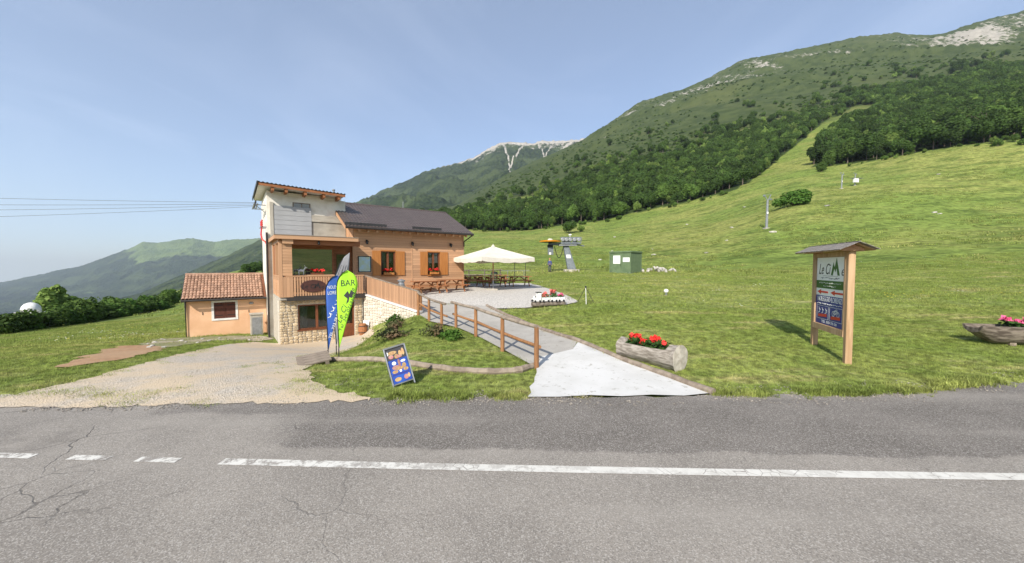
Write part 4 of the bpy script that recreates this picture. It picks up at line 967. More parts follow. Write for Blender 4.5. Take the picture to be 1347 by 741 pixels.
n7 = nt_ + 1; fs = []
for i in range(nt_):
    fs += [(i, i + 1, n7 + i + 1, n7 + i), (2 * n7 + i, 3 * n7 + i, 3 * n7 + i + 1, 2 * n7 + i + 1), (i, 2 * n7 + i, 2 * n7 + i + 1, i + 1)]
tm.add(vs_, fs); tile_me = tm.mesh('tile', 'tile', True)
sl = math.atan2(r_z - e_z, r_y - e_y); L_ = math.hypot(r_z - e_z, r_y - e_y); nrow = 10; ncol = 24; r_ = random.Random(3)
for j in range(nrow):
    for i in range(ncol):
        t = j / nrow
        o = link('tile', tile_me, ar); o.location = (AX0 - .08 + (AX1 - AX0) / ncol * (i + .0) + r_.uniform(-.006, .006), e_y + (r_y - e_y) * t, e_z + (r_z - e_z) * t + .012)
        o.rotation_euler = (sl, 0, r_.uniform(-.02, .02))
part('ridge_tiles', 'tile', lambda m_: m_.tube([(AX0 - .16, r_y, r_z + .02), (AX1, r_y, r_z + .02)], .10, 10), ar)
ub = empty('utility_cabinet', (*WB(-.75, 4.7)[:2], h(*WB(-.75, 4.7)[:2])), BROT); tag(ub, 'grey concrete utility cabinet between the peach annex and the white tower', 'cabinet')
part('body', 'concrete', lambda m_: m_.box(-.3, .3, -.25, .3, -.3, 1.2), ub, bevel=.02)
part('door', 'steel', lambda m_: m_.box(-.22, .22, -.275, -.252, .05, 1.05), ub); part('cap', 'concrete', lambda m_: m_.box(-.34, .34, -.29, .34, 1.2, 1.27), ub)

# ------------------------------------------------------------------ retaining wall, slat fence, railings
RA, RB = Vector((-8.22, 20.35)), Vector((-4.52, 17.45)); RL = (RB - RA).length; RD = (RB - RA) / RL; rang = math.atan2(RD.y, RD.x)
def ztop(t): return .95 + (.33 - .95) * t / RL
rw = empty('retaining_wall', (RA.x, RA.y, 0), rang); tag(rw, 'pale stone retaining wall under the wooden slat fence', 'wall')
part('core', 'mortar_pale', lambda m_: m_.hexa([(-.05, 0, -2), (RL, 0, -2), (RL, .3, -2), (-.05, .3, -2), (-.05, 0, ztop(0)), (RL, 0, ztop(RL)), (RL, .3, ztop(RL)), (-.05, .3, ztop(0))]), rw)
def zgr(t): p = RA + RD * t; return h(p.x + .3 * RD.y, p.y - .3 * RD.x)
i0 = 0.0; r_ = random.Random(21); core = rw.children[0]
while i0 < RL - .1:
    wdt = min(r_.uniform(.35, .55), RL - i0); zb, zt_ = min(zgr(i0), zgr(i0 + wdt)) - .25, ztop(i0 + wdt) - .02
    if zt_ - zb > .12: stones(core, [(i0, i0 + wdt, zb, zt_)], 0, .24, .17, 'stone_pale', int(i0 * 100) + 5)
    i0 += wdt
part('coping', 'white_paint', lambda m_: m_.hexa([(-.06, -.07, ztop(0) + .002), (RL, -.07, ztop(RL) + .002), (RL, .33, ztop(RL) + .002), (-.06, .33, ztop(0) + .002), (-.06, -.07, ztop(0) + .05), (RL, -.07, ztop(RL) + .05), (RL, .33, ztop(RL) + .05), (-.06, .33, ztop(0) + .05)]), rw)
sf = empty('slat_fence', (RA.x, RA.y, 0), rang); tag(sf, 'vertical board fence sloping down along the top of the stone retaining wall', 'fence')
part('rail', 'slat_wood', lambda m_: m_.bar((0, .17, ztop(0) + .9), (RL, .17, ztop(RL) + .82), .06, .05), sf)
part('rail', 'slat_wood', lambda m_: m_.bar((0, .17, ztop(0) + .25), (RL, .17, ztop(RL) + .22), .06, .05), sf)
part('handrail', 'grey_wood', lambda m_: m_.bar((-.05, .13, ztop(0) + 1.06), (RL, .13, ztop(RL) + .98), .1, .04), sf)
t = .02; k_ = 0
while t < RL - .1:
    zz = ztop(t) + .07; hh = 1.03 - .08 * t / RL - .06
    o = link('slat', unit_box('slat_wood'), sf); o.location = (t + .06, .11, zz + hh / 2 - .01); o.scale = (.108, .026, hh); t += .133
for t in (.1, 1.6, 3.1, RL - .06): boxpart('post', 'post_wood', t - .05, t + .05, .2, .3, ztop(t) - .1, ztop(t) + 1.0, sf)
def rail_fence(name, pts, label, overs=(0, 0)):
    e = empty(name, (pts[0][0], pts[0][1], 0)); tag(e, label, 'fence', 'round pole railings along the path'); ox, oy = pts[0][:2]
    tops = []
    for (x, y, hh) in pts:
        z = h(x, y); part('post', 'post_wood', lambda m_: m_.tube([(x - ox, y - oy, z - .3), (x - ox, y - oy, z + hh * .5), (x - ox, y - oy, z + hh)], [.062, .06, .056], 10), e, smooth=False); tops.append(Vector((x - ox, y - oy, z + hh)))
    for dz, rr, nm in ((-.02, .055, 'rail'), (-.52, .045, 'rail')):
        for a, b in zip(tops[:-1], tops[1:]):
            off = (b - a).cross(Vector((0, 0, 1))).normalized() * (.0 if dz > -.1 else -.07)
            a2 = a - (b - a).normalized() * (overs[0] if a == tops[0] else .04); b2 = b + (b - a).normalized() * (overs[1] if b == tops[-1] else .04)
            mid = (a2 + b2) / 2 + Vector((0, 0, -.012))
            part(nm, 'grey_wood' if dz > -.1 else 'post_wood', lambda m_: m_.tube([a2 + off + Vector((0, 0, dz + .03)), mid + off + Vector((0, 0, dz + .03)), b2 + off + Vector((0, 0, dz + .03))], [rr, rr * .97, rr * .93], 9), e)
    return e
rail_fence('pole_railing', [(-4.42, 17.25, 1.05), (-3.62, 15.95, .95), (-2.88, 14.95, .95)], 'short wooden pole railing joining the end of the slat fence', (.0, .35))
rail_fence('pole_railing', [(-2.27, 14.8, .97), (-1.27, 12.8, 1.0), (-.28, 10.71, 1.0), (.60, 8.92, 1.02)], 'long wooden pole railing above the grass bank beside the path', (.6, .05))
def timber(pts, name, label, w_=.16, hh=.14, mat='grey_wood', lift=.05, seed=1):
    e = empty(name, (pts[0][0], pts[0][1], 0)); tag(e, label, 'timber edging'); ox, oy = pts[0][:2]; r_ = random.Random(seed)
    for a, b in zip(pts[:-1], pts[1:]):
        za, zb = h(*a) + lift, h(*b) + lift; d = Vector((b[0] - a[0], b[1] - a[1])).normalized() * .03; n = 6; pp = []
        for i in range(n + 1):
            f_ = i / n; pp.append((a[0] - d.x + (b[0] - a[0] + 2 * d.x) * f_ - ox, a[1] - d.y + (b[1] - a[1] + 2 * d.y) * f_ - oy, za + (zb - za) * f_ + r_.uniform(-.012, .012)))
        part('log', mat, lambda m_: m_.tube(pp, [w_ / 2 * r_.uniform(.92, 1.06) for _ in pp], 9), e)
timber([(-5.85, 11.2), (-4.46, 10.5), (-3.2, 9.6), (-2.43, 9.1), (-1.32, 8.62), (-.42, 8.5), (.21, 8.64), (.55, 9.0)], 'timber_edging', 'weathered log edging along the foot of the grass bank', .17, seed=4)
timber([(3.92, 7.1), (3.5, 8.02), (2.88, 9.27), (2.1, 11.4), (.94, 13.78), (-.43, 16.92), (-1.27, 18.75)], 'timber_edging', 'weathered log edging between the lawn and the concrete path', .15, lift=.045, seed=6)
pb = empty('wooden_pallet_lid', (-5.75, 10.55, h(-5.75, 10.55) + .1), R(34)); tag(pb, 'flat lid of grey planks lying at the end of the log edging', 'pallet')
for k_ in range(4): boxpart('plank', 'grey_wood', -.42, .42, -.40 + k_ * .2, -.22 + k_ * .2, .04, .075, pb)
for k_ in (-.3, .3): boxpart('batten', 'grey_wood', k_ - .05, k_ + .05, -.40, .38, -.06, .04, pb)
pb.rotation_euler = (R(8), R(-7), R(34))
bc = WB(3.72, -.75); bcz = h(bc[0], bc[1])
brl = empty('oak_barrel', (bc[0], bc[1], bcz)); tag(brl, 'small reddish wooden barrel standing by the cellar door', 'barrel')
part('staves', 'table_wood', lambda m_: m_.lathe([(.17, 0), (.21, .15), (.225, .3), (.21, .45), (.17, .6)], (0, 0, 0), 14), brl, smooth=False)
for zz in (.12, .46): part('hoop', 'dark_metal', lambda m_: m_.lathe([(.216, 0), (.216, .04)], (0, 0, zz), 14), brl)
ab = empty('arrow_board', (RA.x, RA.y, 0), rang); tag(ab, 'white board with black arrow leaning on the stone retaining wall', 'sign')
zz = zgr(.35) - .02
part('board', 'print_white', lambda m_: m_.hexa([(.05, -.20, zz), (.62, -.20, zz + .0), (.62, -.17, zz), (.05, -.17, zz), (.05, -.09, zz + .72), (.62, -.09, zz + .72), (.62, -.06, zz + .72), (.05, -.06, zz + .72)]), ab)
part('arrow', 'print_ink', lambda m_: m_.hexa([(.25, -.176, zz + .2), (.56, -.170, zz + .26), (.56, -.168, zz + .26), (.25, -.174, zz + .2), (.46, -.128, zz + .56), (.5, -.128, zz + .56), (.5, -.126, zz + .56), (.46, -.126, zz + .56)]), ab)
cn_ = empty('steel_bin', (-6.0, 19.9, h(-6.0, 19.9))); tag(cn_, 'grey steel ash bin standing behind the slat fence', 'bin')
part('body', 'steel', lambda m_: m_.lathe([(.17, 0), (.17, 1.22), (.14, 1.26), (.14, 1.3), (.2, 1.33), (.2, 1.4), (.02, 1.46)], (0, 0, 0), 14), cn_)

# ------------------------------------------------------------------ feather flags
def cloth_y(x, z): return .04 * math.sin(z * 2.6 + x * 3.4) * min(1, max(0, x + .05) * 2.2)
def on_cloth(o):
    for v in o.data.vertices: v.co.y = cloth_y(v.co.x, v.co.z) - (.004 if v.co.y < Y0 else .001)
    return o
Y0 = -.055
def feather_flag(name, x, y, rz, mat, label, left, right, pole, seed):
    z0 = h(x, y); e = empty(name, (x, y, z0), rz); e.scale = (.82, 1, .94 if mat == 'flag_blue' else 1); tag(e, label, 'flag', 'feather flags beside the log edging')
    m_ = MB(); n = 26; k = 7; r_ = random.Random(seed); ph_ = r_.uniform(0, 6)
    zs = np.linspace(left[0][1], max(left[-1][1], right[-1][1]), n)
    lx = np.interp(zs, [p[1] for p in left], [p[0] for p in left]); rx = np.interp(zs, [p[1] for p in right], [p[0] for p in right])
    fr = []
    for i in range(n):
        for j in range(k):
            u_ = j / (k - 1); xx = lx[i] + (rx[i] - lx[i]) * u_
            fr.append((xx, cloth_y(xx, zs[i]), zs[i]))
    m_.add(fr + [(a, b + .004, c) for a, b, c in fr], [])
    N_ = n * k; fs = []
    for i in range(n - 1):
        for j in range(k - 1):
            a = i * k + j; fs += [(a, a + 1, a + k + 1, a + k), (N_ + a, N_ + a + k, N_ + a + k + 1, N_ + a + 1)]
    for i in range(n - 1):
        a = i * k; fs += [(a, a + k, N_ + a + k, N_ + a), (a + k - 1, N_ + a + k - 1, N_ + a + 2 * k - 1, a + 2 * k - 1)]
    m_.f = fs; m_.mi = [0] * len(fs)
    m_.build('banner', mat, e, True)
    part('pole', 'black', lambda q: q.tube([(a, .0, b) for a, b in pole], .014, 6), e)
    part('ground_spike', 'dark_metal', lambda q: q.tube([(0, 0, -.3), (0, 0, .34)], .02, 6), e)
    return e
FRZ = R(25.6)
gl = [(0, .33), (-.02, 1.2), (-.04, 2.2), (-.01, 2.42), (.07, 2.58), (.17, 2.69), (.33, 2.76)]
gr_ = [(.015, .33), (.2, .88), (.42, 1.5), (.62, 2.0), (.705, 2.25), (.70, 2.42), (.63, 2.58), (.52, 2.69), (.35, 2.765)]
ff = feather_flag('feather_flag', -5.37, 11.29, FRZ, 'flag_green', 'lime green feather flag lettered BAR at the end of the log edging', gl, gr_, [(0, 0)] + gl, 1)
Y0 = -.055
on_cloth(lettering(ff, 'BAR', .27, (.36, Y0, 2.36), (1, 0, .04), (-.04, 0, 1), 'print_ink', width=.50))
dx_ = (.42, 0, .907); dy_ = (-.907, 0, .42)
on_cloth(lettering(ff, 'Le Ci', .26, (.13, Y0, 1.40), dx_, dy_, 'print_ink', shear=.25))
on_cloth(part('emblem', 'print_ink', lambda m_: m_.prism([(.20, 1.98), (.34, 2.12), (.40, 2.02), (.46, 2.16), (.58, 2.06), (.50, 1.98), (.47, 1.90), (.40, 1.93), (.36, 1.78), (.28, 1.72), (.33, 1.88)], 'y', Y0 - .002, Y0 + .002), ff))
on_cloth(lettering(ff, 'e', .2, (.52, Y0, 2.16), dx_, dy_, 'print_ink', shear=.25))
on_cloth(lettering(ff, 'Tel. 349 0712170', .15, (.33, Y0, 1.46), dx_, dy_, 'print_ink', width=1.28))
bl = [(0, .33), (-.02, 1.2), (-.05, 2.2), (-.03, 2.44), (.06, 2.63), (.18, 2.76), (.33, 2.82)]
br_ = [(.015, .33), (.16, .88), (.34, 1.5), (.5, 2.0), (.62, 2.3), (.62, 2.48), (.57, 2.64), (.48, 2.75), (.35, 2.825)]
fb_ = feather_flag('feather_flag', -5.75, 11.38, FRZ, 'flag_blue', 'blue feather flag with white ski figures and phone number', bl, br_, [(0, 0)] + bl, 2)
on_cloth(lettering(fb_, 'NOLEGGIO', .15, (.31, Y0, 2.43), (1, 0, .03), (-.03, 0, 1), 'print_white', width=.56))
on_cloth(lettering(fb_, 'LORENZI', .16, (.28, Y0, 2.24), (1, 0, .03), (-.03, 0, 1), 'print_white', width=.50))
on_cloth(lettering(fb_, 'TEL. 333 78 08 04', .125, (.26, Y0, 1.25), (.34, 0, .94), (-.94, 0, .34), 'print_white', width=1.12))
def skier(q, x, z, k, y):
    q.bar((x - .10 * k, y, z), (x + .04 * k, y, z + .05 * k), .004, .025 * k); q.bar((x, y, z + .02 * k), (x + .05 * k, y, z + .12 * k), .004, .03 * k); q.bar((x + .05 * k, y, z + .12 * k), (x - .02 * k, y, z + .21 * k), .004, .04 * k)
    q.bar((x, y, z + .18 * k), (x + .11 * k, y, z + .15 * k), .004, .02 * k); q.lathe([(.001, -.002), (.028 * k, -.001), (.028 * k, .001), (.001, .002)], (x - .02 * k, y, z + .25 * k), 8)
for k_, (a, b) in enumerate(((.09, 1.42), (.20, 1.62), (.33, 1.84))): on_cloth(part('ski_figure', 'print_white', lambda q: skier(q, a, b, .75, Y0), fb_))
gl2 = [(0, .4), (-.08, 1.4), (-.10, 2.2), (-.02, 2.7), (.18, 3.15), (.38, 3.4), (.56, 3.52)]
gr2 = [(.03, .4), (.28, 1.4), (.42, 2.0), (.50, 2.6), (.55, 3.1), (.575, 3.4), (.58, 3.53)]
ff3 = feather_flag('feather_flag', -6.03, 12.5, FRZ, 'flag_grey', 'tall grey sail flag behind the blue and green flags', gl2, gr2, [(0, 0)] + gl2, 3)
for k_ in range(3): part('stripe', 'print_ink', lambda m_: m_.tube([(.02 + .1 * k_, -.03, 2.3), (.1 + .1 * k_, -.045, 2.75), (.26 + .1 * k_, -.045, 3.12)], .008, 5), ff3)

# ------------------------------------------------------------------ A-board
AB_ = empty('pavement_sign', (-2.36, 7.86, h(-2.36, 7.86) + .0), R(24)); tag(AB_, 'folding ice cream sign board with blue poster on the verge grass', 'sign board')
def leaf_pts(x, t, off): return (x, -.30 + .30 * t + off, .94 * t)
AX_ = Matrix.Rotation(R(-13), 4, 'Y')
def tp(p): return tuple(AX_ @ Vector(p))
AB_.scale = (.86, .86, .86)
fr_ = MB()
for x in (-.25, .25): fr_.bar(tp((x, -.30, 0)), tp((x, 0, .95)), .03, .03, (0, 1, 0))
fr_.bar(tp((-.25, 0, .95)), tp((.25, 0, .95)), .03, .03); fr_.bar(tp((-.25, -.275, .09)), tp((.25, -.275, .09)), .025, .025)
fr_.build('frame', 'steel', AB_)
fb2 = MB()
for x in (-.25, .25): fb2.bar(tp((x, .38, .02)), tp((x, .02, .95)), .03, .03, (0, 1, 0))
fb2.bar(tp((-.25, .36, .09)), tp((.25, .36, .09)), .025, .025)
bfr = fb2.build('back_frame', 'steel', AB_)
MB().hexa([tp(p) for p in [(-.235, .355, .09), (.235, .355, .09), (.235, .365, .09), (-.235, .365, .09), (-.235, .03, .92), (.235, .03, .92), (.235, .04, .92), (-.235, .04, .92)]]).build('panel', 'black', bfr)
part('stay', 'steel', lambda m_: m_.bar(tp((-.25, -.13, .55)), tp((-.25, .18, .55)), .012, .012), AB_)
def pane_quad(m_, x0, x1, t0, t1, lift):
    n_ = Vector((0, -.953, .302)) * lift; q = []
    for t, x in ((t0, x0), (t0, x1), (t1, x1), (t1, x0)):
        q.append(Vector((x, -.30 + .30 * t, .95 * t)))
    th = Vector((0, -.953, .302)) * .003
    m_.hexa([tp(p + n_) for p in q] + [tp(p + n_ + th) for p in q])
def disc(m_, x, t, r1, r2, lift, n=12):
    n_ = Vector((0, -.953, .302)); tv = Vector((0, .30, .95)); L = tv.length
    c = Vector((x, -.30 + .30 * t, .95 * t)); a = [c + Vector((r1 * math.cos(2 * math.pi * i / n), 0, 0)) + tv / L * r2 * math.sin(2 * math.pi * i / n) for i in range(n)]
    m_.add([tp(p + n_ * lift) for p in a] + [tp(p + n_ * (lift + .0025)) for p in a], [tuple(range(n)), tuple(range(n, 2 * n))] + [(i, (i + 1) % n, n + (i + 1) % n, n + i) for i in range(n)])
part('panel', 'black', lambda m_: pane_quad(m_, -.232, .232, .10, .985, -.004), AB_)
pst = part('poster', 'print_sky', lambda m_: pane_quad(m_, -.225, .225, .11, .685, .001), AB_)
part('header', 'print_ink', lambda m_: pane_quad(m_, -.225, .225, .69, .95, .001), AB_)
part('band', 'print_blue', lambda m_: pane_quad(m_, -.20, .20, .30, .345, .0042), pst)
r_ = random.Random(8)
for x, t, a, b, mt_, z_ in ((-.08, .86, .11, .045, 'print_cream', .0043), (-.13, .77, .06, .05, 'print_pink', .0045), (0, .755, .05, .06, 'print_cream', .0047), (.10, .80, .04, .08, 'print_cream', .0049), (.17, .83, .035, .09, 'print_cream', .0051), (.06, .74, .07, .035, 'print_pink', .0053), (-.19, .86, .012, .05, 'print_white', .0055), (-.1, .6, .05, .045, 'print_white', .0043), (.12, .61, .06, .03, 'print_white', .0045), (.02, .58, .03, .1, 'print_pink', .0047), (-.08, .49, .09, .055, 'print_pink', .0049), (.0, .455, .1, .045, 'print_cream', .0051), (.12, .5, .05, .06, 'print_cream', .0053), (-.12, .39, .07, .04, 'print_cream', .0055), (.01, .385, .03, .03, 'print_white', .0057), (.14, .40, .06, .04, 'print_cream', .0059), (-.1, .2, .08, .05, 'print_cream', .0043), (.1, .21, .055, .06, 'print_pink', .0045), (.17, .23, .03, .055, 'print_cream', .0047)):
    part('ice_cream_picture', mt_, lambda m_: disc(m_, x, t, a, b, z_), pst)

# ------------------------------------------------------------------ roofed sign board
KL, KR = Vector((8.88, 10.75)), Vector((8.29, 9.03)); kc = (KL + KR) / 2; kz = h(kc.x, kc.y); kd = (KR - KL); HW = kd.length / 2
YP = -.055
ks = empty('roofed_sign_board', (kc.x, kc.y, 0), math.atan2(kd.y, kd.x)); tag(ks, 'wooden two post information board with small shingled roof on the lawn', 'sign')
for s_ in (-1, 1): part('post', 'kiosk_wood', lambda m_: m_.box(s_ * HW - .065, s_ * HW + .065, -.045, .095, kz - .4, 2.88), ks, bevel=.006)
part('top_rail', 'kiosk_wood', lambda m_: m_.box(-HW + .067, HW - .067, -.05, .05, 2.76, 2.87), ks)
part('bottom_board', 'kiosk_wood', lambda m_: m_.box(-HW + .067, HW - .067, -.06, .05, .74, .90), ks)
part('back_board', 'kiosk_wood', lambda m_: m_.box(-HW + .067, HW - .067, .0, .03, .90, 2.76), ks)
for s_ in (-1, 1): part('batten', 'kiosk_wood', lambda m_: m_.box(*sorted((s_ * (HW - .067), s_ * (HW - .13))), -.05, -.001, .90, 2.76), ks)
rfk = part('roof', 'kiosk_wood', lambda m_: m_.prism([(-.36, 2.885), (0, 3.06), (.36, 2.885), (.36, 2.905), (0, 3.08), (-.36, 2.905)], 'x', -HW - .42, HW + .30), ks)
part('gable', 'larch', lambda m_: m_.prism([(-.22, 2.885), (.22, 2.885), (.22, 2.93), (0, 3.045), (-.22, 2.93)], 'x', HW + .10, HW + .16), ks)
part('gable', 'larch', lambda m_: m_.prism([(-.22, 2.885), (.22, 2.885), (.22, 2.93), (0, 3.045), (-.22, 2.93)], 'x', -HW - .2, -HW - .14), ks)
r_ = random.Random(17); sn = math.atan2(.175, .36)
shm = MB().hexa([(-.075, 0, 0), (.075, 0, 0), (.075, .16, .004), (-.075, .16, .004), (-.075, 0, .014), (.075, 0, .014), (.07, .16, .009), (-.07, .16, .009)]).mesh('shingle', 'weathered')
for side in (-1, 1):
    for j in range(3):
        for i in range(17):
            o = link('shingle', shm, rfk); yy = .375 - j * .128
            o.location = (-HW - .34 + i * .157 + r_.uniform(-.008, .008) + (j % 2) * .02, side * yy, 2.905 + (.36 - yy) * .486 + .008 + .004 * (i % 2)); o.rotation_euler = (sn, 0, 0) if side < 0 else (sn, 0, math.pi)
PW = HW - .14
pn1 = part('poster', 'print_white', lambda m_: m_.box(-PW, PW, -.012, -.002, 1.70, 2.75), ks)
yk = -.0135
pb2 = part('poster', 'print_blue', lambda m_: m_.box(-PW, PW, -.012, -.002, .91, 1.698), ks)
part('green_band', 'print_green', lambda m_: m_.box(-PW, PW, -.0155, -.0125, 1.90, 2.12), pn1)
part('arrow', 'print_red', lambda m_: m_.prism([(-.70, 1.80), (-.48, 1.87), (-.48, 1.825), (-.08, 1.825), (-.08, 1.775), (-.48, 1.775), (-.48, 1.73)], 'y', -.0155, -.0125), pn1)
part('arrow', 'print_red', lambda m_: m_.prism([(.06, 1.80), (.28, 1.87), (.28, 1.825), (.70, 1.825), (.70, 1.775), (.28, 1.775), (.28, 1.73)], 'y', -.0155, -.0125), pn1)
lettering(pn1, 'Le Ci', .42, (-.33, yk, 2.42), (1, 0, 0), (0, 0, 1), 'print_ink', shear=.3, width=.66)
lettering(pn1, 'e', .36, (.64, yk, 2.38), (1, 0, 0), (0, 0, 1), 'print_ink', shear=.3)
part('emblem', 'print_green', lambda m_: peaks(m_, .27, 2.27, .46, -.0155, -.0125), pn1)
part('rule', 'print_ink', lambda m_: m_.box(-.42, .42, -.0145, -.0125, 2.245, 2.252), pn1)
def scribble(m_, x0, x1, z, amp, y, seed, wd=.006):   # handwriting too small to read in the place itself
    r_ = random.Random(seed); x = x0; pp = []
    while x < x1:
        pp.append((x, y, z + amp * r_.choice((-1, .1, .2, 1)) * r_.uniform(.5, 1))); x += .014
    m_.tube(pp, wd, 4)
part('script_line', 'print_ink', lambda m_: scribble(m_, -.52, .5, 2.185, .028, -.0145, 2, .003), pn1)
part('script_line', 'print_white', lambda m_: scribble(m_, -.6, .6, 2.05, .022, -.017, 3, .003), pn1)
part('script_line', 'print_white', lambda m_: scribble(m_, -.35, .35, 1.965, .022, -.017, 4, .003), pn1)
lettering(pb2, 'NOLEGGIO LORENZI', .2, (0, yk, 1.60), (1, 0, 0), (0, 0, 1), 'print_white', width=1.34)
part('script_line', 'print_white', lambda m_: scribble(m_, -.66, .66, 1.475, .024, -.0145, 5, .004), pb2)
for x in (-.36, .36):
    part('box_outline', 'print_white', lambda m_: [m_.box(x - .33, x + .33, -.0145, -.0125, 1.41, 1.418), m_.box(x - .33, x + .33, -.0145, -.0125, 1.045, 1.053), m_.box(x - .33, x - .322, -.0145, -.0125, 1.053, 1.41), m_.box(x + .322, x + .33, -.0145, -.0125, 1.053, 1.41)], pb2)
    part('red_label', 'print_red', lambda m_: m_.prism([(x - .24, 1.09), (x + .24, 1.12), (x + .24, 1.2), (x - .24, 1.17)], 'y', -.0175, -.0155), pb2)
for x in (-.55, -.36, -.17): part('ski_figure', 'print_white', lambda q: skier(q, x, 1.2, .62, -.0135), pb2)
def bike(q):
    for x in (.24, .48): q.add([(x + r0 * math.cos(a * math.pi / 8), yy, 1.25 + r0 * math.sin(a * math.pi / 8)) for yy in (-.0145, -.0125) for r0 in (.055, .072) for a in range(16)],
                               [(a, (a + 1) % 16, 16 + (a + 1) % 16, 16 + a) for a in range(16)])
    for a, b in (((.24, 1.25), (.30, 1.34)), ((.30, 1.34), (.43, 1.34)), ((.43, 1.34), (.48, 1.25)), ((.30, 1.34), (.36, 1.25)), ((.36, 1.25), (.43, 1.34)), ((.36, 1.25), (.24, 1.25)), ((.43, 1.34), (.42, 1.39)), ((.38, 1.38), (.33, 1.31))): q.bar((a[0], -.0135, a[1]), (b[0], -.0135, b[1]), .002, .014)
part('bicycle_figure', 'print_white', bike, pb2)
lettering(pb2, 'TEL 333 78 08', .10, (0, yk, .975), (1, 0, 0), (0, 0, 1), 'print_white', width=.85)

# ------------------------------------------------------------------ log planters
lp = empty('log_planter', (3.36, 9.38, 0), math.atan2(8.52 - 9.62, 3.66 - 2.86)); tag(lp, 'hollow grey tree trunk planted with red geraniums beside the concrete path', 'planter')
lz = h(3.3, 9.1) + .26
def hollow(m_, x0, x1, r0, r1, depth=.16, cut=(.2, .8), seed=1, n=18):
    r_ = random.Random(seed); L = x1 - x0; N_ = 14; jit = [r_.uniform(.97, 1.03) for _ in range(n)]; lob = [1 + .03 * math.sin(3 * 2 * math.pi * k / n + 1) for k in range(n)]
    vs_, fs = [], []
    for i in range(N_ + 1):
        f_ = i / N_; rr = r0 + (r1 - r0) * f_ + (.03 if i in (0, N_) else 0) + .012 * math.sin(f_ * 9)
        for k in range(n):
            a = 2 * math.pi * k / n; y = math.cos(a) * rr * jit[k] * lob[k]; z = math.sin(a) * rr * jit[k] * lob[k]
            if cut[0] < f_ < cut[1] and z > rr * .82: z = rr * .82 - depth * (1 - (y / (rr * .9)) ** 2 if abs(y) < rr * .9 else 0) * .9
            vs_.append((x0 + L * f_ + r_.uniform(-.012, .012) * (0 if 0 < i < N_ else 1), y, z))
    for i in range(N_):
        for k in range(n): fs.append((i * n + k, i * n + (k + 1) % n, (i + 1) * n + (k + 1) % n, (i + 1) * n + k))
    m_.add(vs_, fs)
    for i, sg in ((0, -1), (N_, 1)):
        ring = vs_[i * n:(i + 1) * n]; c = (ring[0][0] + .025 * sg, 0, 0); m_.cur = 1; m_.add(ring + [c], [(k, (k + 1) % n, n) for k in range(n)]); m_.cur = 0
o = part('trunk', ['log_bark', 'log_end'], lambda m_: hollow(m_, -.62, 1.02, .255, .30, .16, (.12, .82), 5), lp); o.location.z = lz
pl_ = part('soil', 'soil', lambda m_: m_.box(-.40, .72, -.15, .15, 0, .12), lp); pl_.location.z = lz
g_ = empty('geranium_bed', (3.36, 9.38, lz), lp.rotation_euler.z); tag(g_, 'row of red geraniums growing in the grey hollow trunk', 'flowers')
flowers(g_, -.40, .70, -.15, .15, .12, .26, 420, 13, 'petal_red', 61, fs=.055, ls=.055)
hp = empty('boat_planter', (13.55, 10.75, 0), R(-12)); tag(hp, 'boat shaped half log planter with pink flowers at the lawn edge', 'planter')
hz_ = h(14.0, 10.5) + .04
def boat(m_):
    L0, L1 = 0.0, 2.6; N_ = 16; n = 12; vs_, fs = [], []
    for i in range(N_ + 1):
        f_ = i / N_; x = L0 + (L1 - L0) * f_; taper = min(1, (f_ + .05) * 4.6) ** .8; rr = .30 + .02 * math.sin(f_ * 7)
        for k in range(n + 1):
            a = math.pi + math.pi * k / n; vs_.append((x + (1 - taper) * 0, math.cos(a) * rr, .53 + math.sin(a) * .52 * (taper ** .75)))
        for k in range(n + 1):
            a = 2 * math.pi - math.pi * k / n; vs_.append((x, math.cos(a) * (rr - .06), .53 + max(math.sin(a) * .52 * taper * .5, -.22)))
    w2 = 2 * (n + 1)
    for i in range(N_):
        for k in range(w2): fs.append((i * w2 + k, i * w2 + (k + 1) % w2, (i + 1) * w2 + (k + 1) % w2, (i + 1) * w2 + k))
    for i in (0, N_): fs.append(tuple(i * w2 + k for k in range(w2)))
    m_.add(vs_, fs)
o = part('trunk', 'log_dark', boat, hp); o.location.z = hz_
o = part('soil', 'soil', lambda m_: m_.box(.35, 2.4, -.2, .2, .36, .44), hp); o.location.z = hz_
o = part('foot', 'grey_wood', lambda m_: [m_.box(.8, .95, -.12, .12, -.06, .06), m_.box(1.9, 2.05, -.12, .12, -.06, .06)], hp); o.location.z = hz_
g_ = empty('pink_flower_bed', (13.55, 10.75, hz_), R(-12)); tag(g_, 'pink flowers with bright green leaves in the boat shaped planter', 'flowers')
flowers(g_, .75, 2.3, -.2, .2, .46, .26, 420, 16, 'petal_pink', 62, fs=.05, ls=.06)

# ------------------------------------------------------------------ white toy train planter on a log, tripod, lawn lamp
ta = Vector((1.0, 17.95)); tb_ = Vector((2.85, 18.55)); tdir = tb_ - ta; tz = h(1.9, 18.25)
lg = empty('support_log', (ta.x, ta.y, tz), math.atan2(tdir.y, tdir.x)); tag(lg, 'dark round log lying at the gravel edge under the white train', 'log')
part('trunk', ['log_dark', 'log_end'], lambda m_: m_.tube([(-.02, 0, .10), (.9, 0, .11), (1.75, 0, .10)], [.13, .12, .11], 12), lg)
tn = empty('train_planter', (ta.x, ta.y, tz + .22), math.atan2(tdir.y, tdir.x)); tag(tn, 'white wooden toy train of planter wagons with pink flowers', 'planter')
part('locomotive', 'white_paint', lambda m_: [m_.box(.02, .42, -.13, .13, .05, .17), m_.box(.24, .42, -.13, .13, .17, .46), m_.box(.05, .14, -.05, .05, .17, .3)], tn)
part('cab_roof', 'black', lambda m_: m_.box(.2, .44, -.15, .15, .462, .485), tn)
